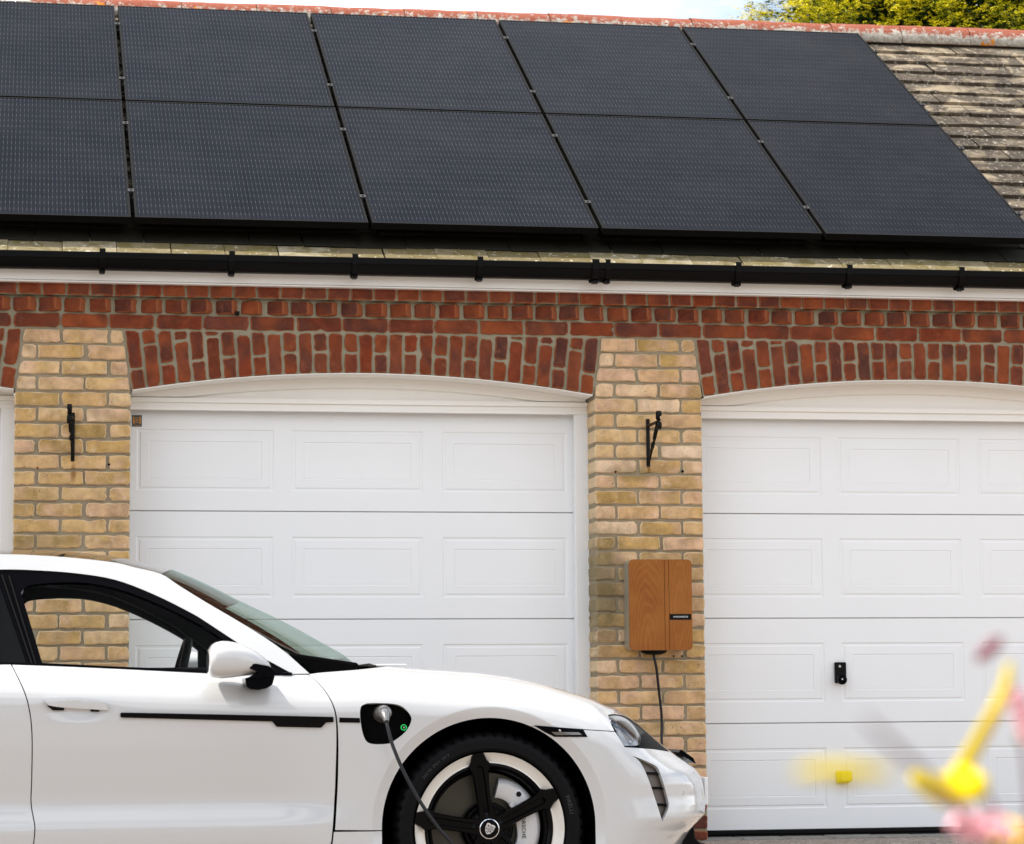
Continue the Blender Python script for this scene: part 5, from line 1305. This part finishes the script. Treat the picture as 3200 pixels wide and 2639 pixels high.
for x, y, z, a, i in cl:
    c = np.array([tc_.x+x, TY+y, z]); out = np.array([math.cos(a), math.sin(a), .25]); big = rng.uniform(.7, 1.2)
    ct = rng.uniform(.25, .75) if rng.random() < .66 else rng.uniform(.0, .12)
    main = out+rng.normal(0, .35, 3); main[2] = rng.uniform(-.1, .6); main /= np.linalg.norm(main)
    for k in range(20):
        o_ = main*rng.uniform(-.12, .22)*big+rng.normal(0, 1, 3)*np.array([.055, .055, .05])*big
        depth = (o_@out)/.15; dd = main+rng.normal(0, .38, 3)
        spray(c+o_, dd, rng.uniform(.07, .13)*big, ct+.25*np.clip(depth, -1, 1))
for i in range(14000):                                            # interior twigs, crown shade put into their near-black tone
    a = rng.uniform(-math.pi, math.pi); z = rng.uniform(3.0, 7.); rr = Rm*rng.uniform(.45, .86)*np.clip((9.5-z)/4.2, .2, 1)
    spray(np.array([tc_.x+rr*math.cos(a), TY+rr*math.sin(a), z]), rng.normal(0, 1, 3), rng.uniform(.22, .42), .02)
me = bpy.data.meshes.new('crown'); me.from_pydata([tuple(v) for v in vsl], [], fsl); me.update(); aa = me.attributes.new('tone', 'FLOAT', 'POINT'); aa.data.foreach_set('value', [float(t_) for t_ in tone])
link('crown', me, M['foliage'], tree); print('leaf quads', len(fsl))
tb = MB(); tb.tube([(tc_.x, TY, 0), (tc_.x+.03, TY, 2), (tc_.x-.02, TY+.03, 4.5), (tc_.x, TY, 7.5)], [.24, .19, .13, .03], 12)
for i in range(26):
    a = i*2.4; z = 1.8+i*.2; L_ = Rm*.85*min(1, (9.5-z)/4.2); tb.tube([(tc_.x, TY, z), (tc_.x+L_*.5*math.cos(a), TY+L_*.5*math.sin(a), z+.05), (tc_.x+L_*math.cos(a), TY+L_*math.sin(a), z+.25)], [.05, .03, .008], 6)
tb.build('trunk', M['bark'], tree, smooth=True)
# ------------------------------------------------------------------ honeysuckle close to the lens
def near(u, v, dist):
    d = (FW*F+RT*(u-1600)-UP*(v-1319.5)); return CAM+d*(dist/F)
M['petal_y'] = newmat('petal_yellow', (.60,.46,.002), .6, spec=.1); M['petal_p'] = newmat('petal_pink', (.85,.42,.46), .5); M['bud'] = newmat('bud_crimson', (.16,.015,.035), .5); M['stem'] = newmat('stem_purple', (.14,.07,.08), .6); M['petal_o'] = newmat('petal_orange', (.85,.50,.03), .5); M['leaf'] = newmat('leaf_green', (.10,.16,.02), .5)
for k_ in ('petal_y', 'petal_p', 'petal_o'):
    b = M[k_].node_tree.nodes['Principled BSDF']; b.inputs['Subsurface Weight'].default_value = .0; b.inputs['Transmission Weight'].default_value = 0
PXM = 1.45/F                                                     # metres per photo pixel at 1.45 m
def flower_root(u, v, dist, label, cat='flower', name='honeysuckle_flower', group=None):
    p = near(u, v, dist); r_ = empty(name, tuple(p)); tag(r_, label, cat, group); return r_
def tubeline(name, pts, rad, m, root, dist, flat=.8):
    P_ = smooth3([near(u, v, dist+dd) for u, v, dd in pts], 5); n_ = len(P_)
    rs = list(np.interp(np.linspace(0, 1, n_), np.linspace(0, 1, len(rad)), rad)); rs = [r_*dist/F for r_ in rs]
    b = MB(); b.tube(P_, rs, 12, flat=flat); return b.build(name, m, root, smooth=True)
d1 = 1.45
r1 = flower_root(2990, 2460, d1, 'blurred yellow trumpet flower with a long upright tube, nearest the lens at the right')
tubeline('corolla_tube', [(3155, 2080, .02), (3140, 2150, .01), (3105, 2230, 0), (3060, 2310, 0), (3020, 2380, 0), (2985, 2440, 0), (2965, 2480, 0)], [14, 20, 25, 27, 30, 42, 50], M['petal_y'], r1, d1)
tubeline('petal', [(2985, 2420, 0), (3020, 2450, -.01), (3060, 2470, -.02), (3075, 2480, -.02)], [50, 60, 46, 22], M['petal_y'], r1, d1, .6)
tubeline('petal', [(2985, 2475, 0), (2940, 2468, -.005), (2890, 2446, -.01), (2850, 2428, -.012)], [58, 62, 52, 26], M['petal_y'], r1, d1, .6)
tubeline('petal', [(2990, 2450, .01), (2995, 2490, .0), (2990, 2515, -.01)], [34, 34, 8], M['leafy'] if 'leafy' in M else M.setdefault('leafy', newmat('petal_olive', (.50,.42,.01), .5)), r1, d1, .6)
r2 = flower_root(2620, 2418, 1.0, 'blurred yellow petal lying level across the lower door')
tubeline('petal', [(2480, 2418, .0), (2560, 2410, 0), (2660, 2412, 0), (2780, 2416, 0)], [10, 26, 30, 12], M['petal_y'], r2, .95, .9)
r3 = flower_root(3095, 2025, d1, 'blurred crimson bud at the top of the flower spray')
tubeline('bud', [(3052, 2062, 0), (3080, 2040, 0), (3110, 2012, 0), (3130, 1995, 0)], [12, 22, 22, 11], M['bud'], r3, d1)
r4 = flower_root(3190, 2230, d1, 'blurred pale pink bloom touching the right edge')
for k in range(5): tubeline('petal', [(3200, 2220, 0), (3178+9*k, 2180+28*k, -.02), (3160+16*k, 2170+34*k, -.03)], [24, 32, 14], M['petal_p'], r4, d1, .6)
tubeline('sepal', [(3215, 2290, 0), (3195, 2310, 0), (3205, 2330, 0)], [16, 24, 9], M['leaf'], r4, d1)
r5 = flower_root(3040, 2580, d1, 'blurred pink bloom in the bottom right corner')
for k in range(7): tubeline('petal', [(3060, 2570, 0), (3000+22*k, 2560+12*((k*3) % 5), -.02), (2966+36*k, 2590+16*((k*2) % 4), -.03)], [30, 34, 10], M['petal_p'], r5, d1, .7)
r6 = flower_root(3160, 2600, d1+.1, 'blurred orange yellow bloom in the extreme bottom right corner')
for k in range(5): tubeline('petal', [(3140+10*k, 2600, 0), (3120+26*k, 2580+9*k, -.01), (3100+36*k, 2640+5*k, -.02)], [30, 38, 14], M['petal_o'], r6, d1+.1, .7)
# woody stems down to the soil
r7 = flower_root(3230, 2700, d1, 'thin purple stems of the flowering climber below the blooms', 'plant', 'climber_stem')
tubeline('stem', [(2705, 2250, -.55), (2790, 2330, -.5), (2880, 2410, -.38), (2960, 2490, -.12), (3060, 2600, .0), (3200, 2760, 0)], [5, 8, 10, 10, 10, 12], M['stem'], r7, d1)
tubeline('stem', [(3155, 2080, .03), (3178, 2240, .04), (3205, 2400, .04), (3215, 2560, .03), (3200, 2760, 0)], [5, 7, 9, 11, 13], M['stem'], r7, d1)
tubeline('stem', [(3062, 2420, .04), (3090, 2490, .03), (3140, 2600, .02), (3200, 2760, 0)], [10, 9, 10, 12], M['stem'], r7, d1)
gp_ = near(3200, 2760, d1); b = MB(); b.tube(smooth3([gp_, (gp_.x+.01, gp_.y, gp_.z-.25), (gp_.x-.02, gp_.y+.02, gp_.z-.5), (gp_.x, gp_.y, -.18)], 5), .006, 8); b.build('stem', M['stem'], r7, smooth=True)
for k in range(10):
    q = near(3200, 2760, d1); z = q.z-.06*k-.03; a = k*2.1; P_ = Vector((q.x+.01*math.cos(a), q.y+.01*math.sin(a), z)); d = Vector((math.cos(a), math.sin(a), .3))*.05; s_ = Vector((-math.sin(a), math.cos(a), 0))*.018
    obj('leaf', [P_, P_+d*.5+s_, P_+d, P_+d*.5-s_, P_+d*.5-Vector((0, 0, .004))], [(0, 1, 4), (1, 2, 4), (2, 3, 4), (3, 0, 4)], M['leaf'], r7)
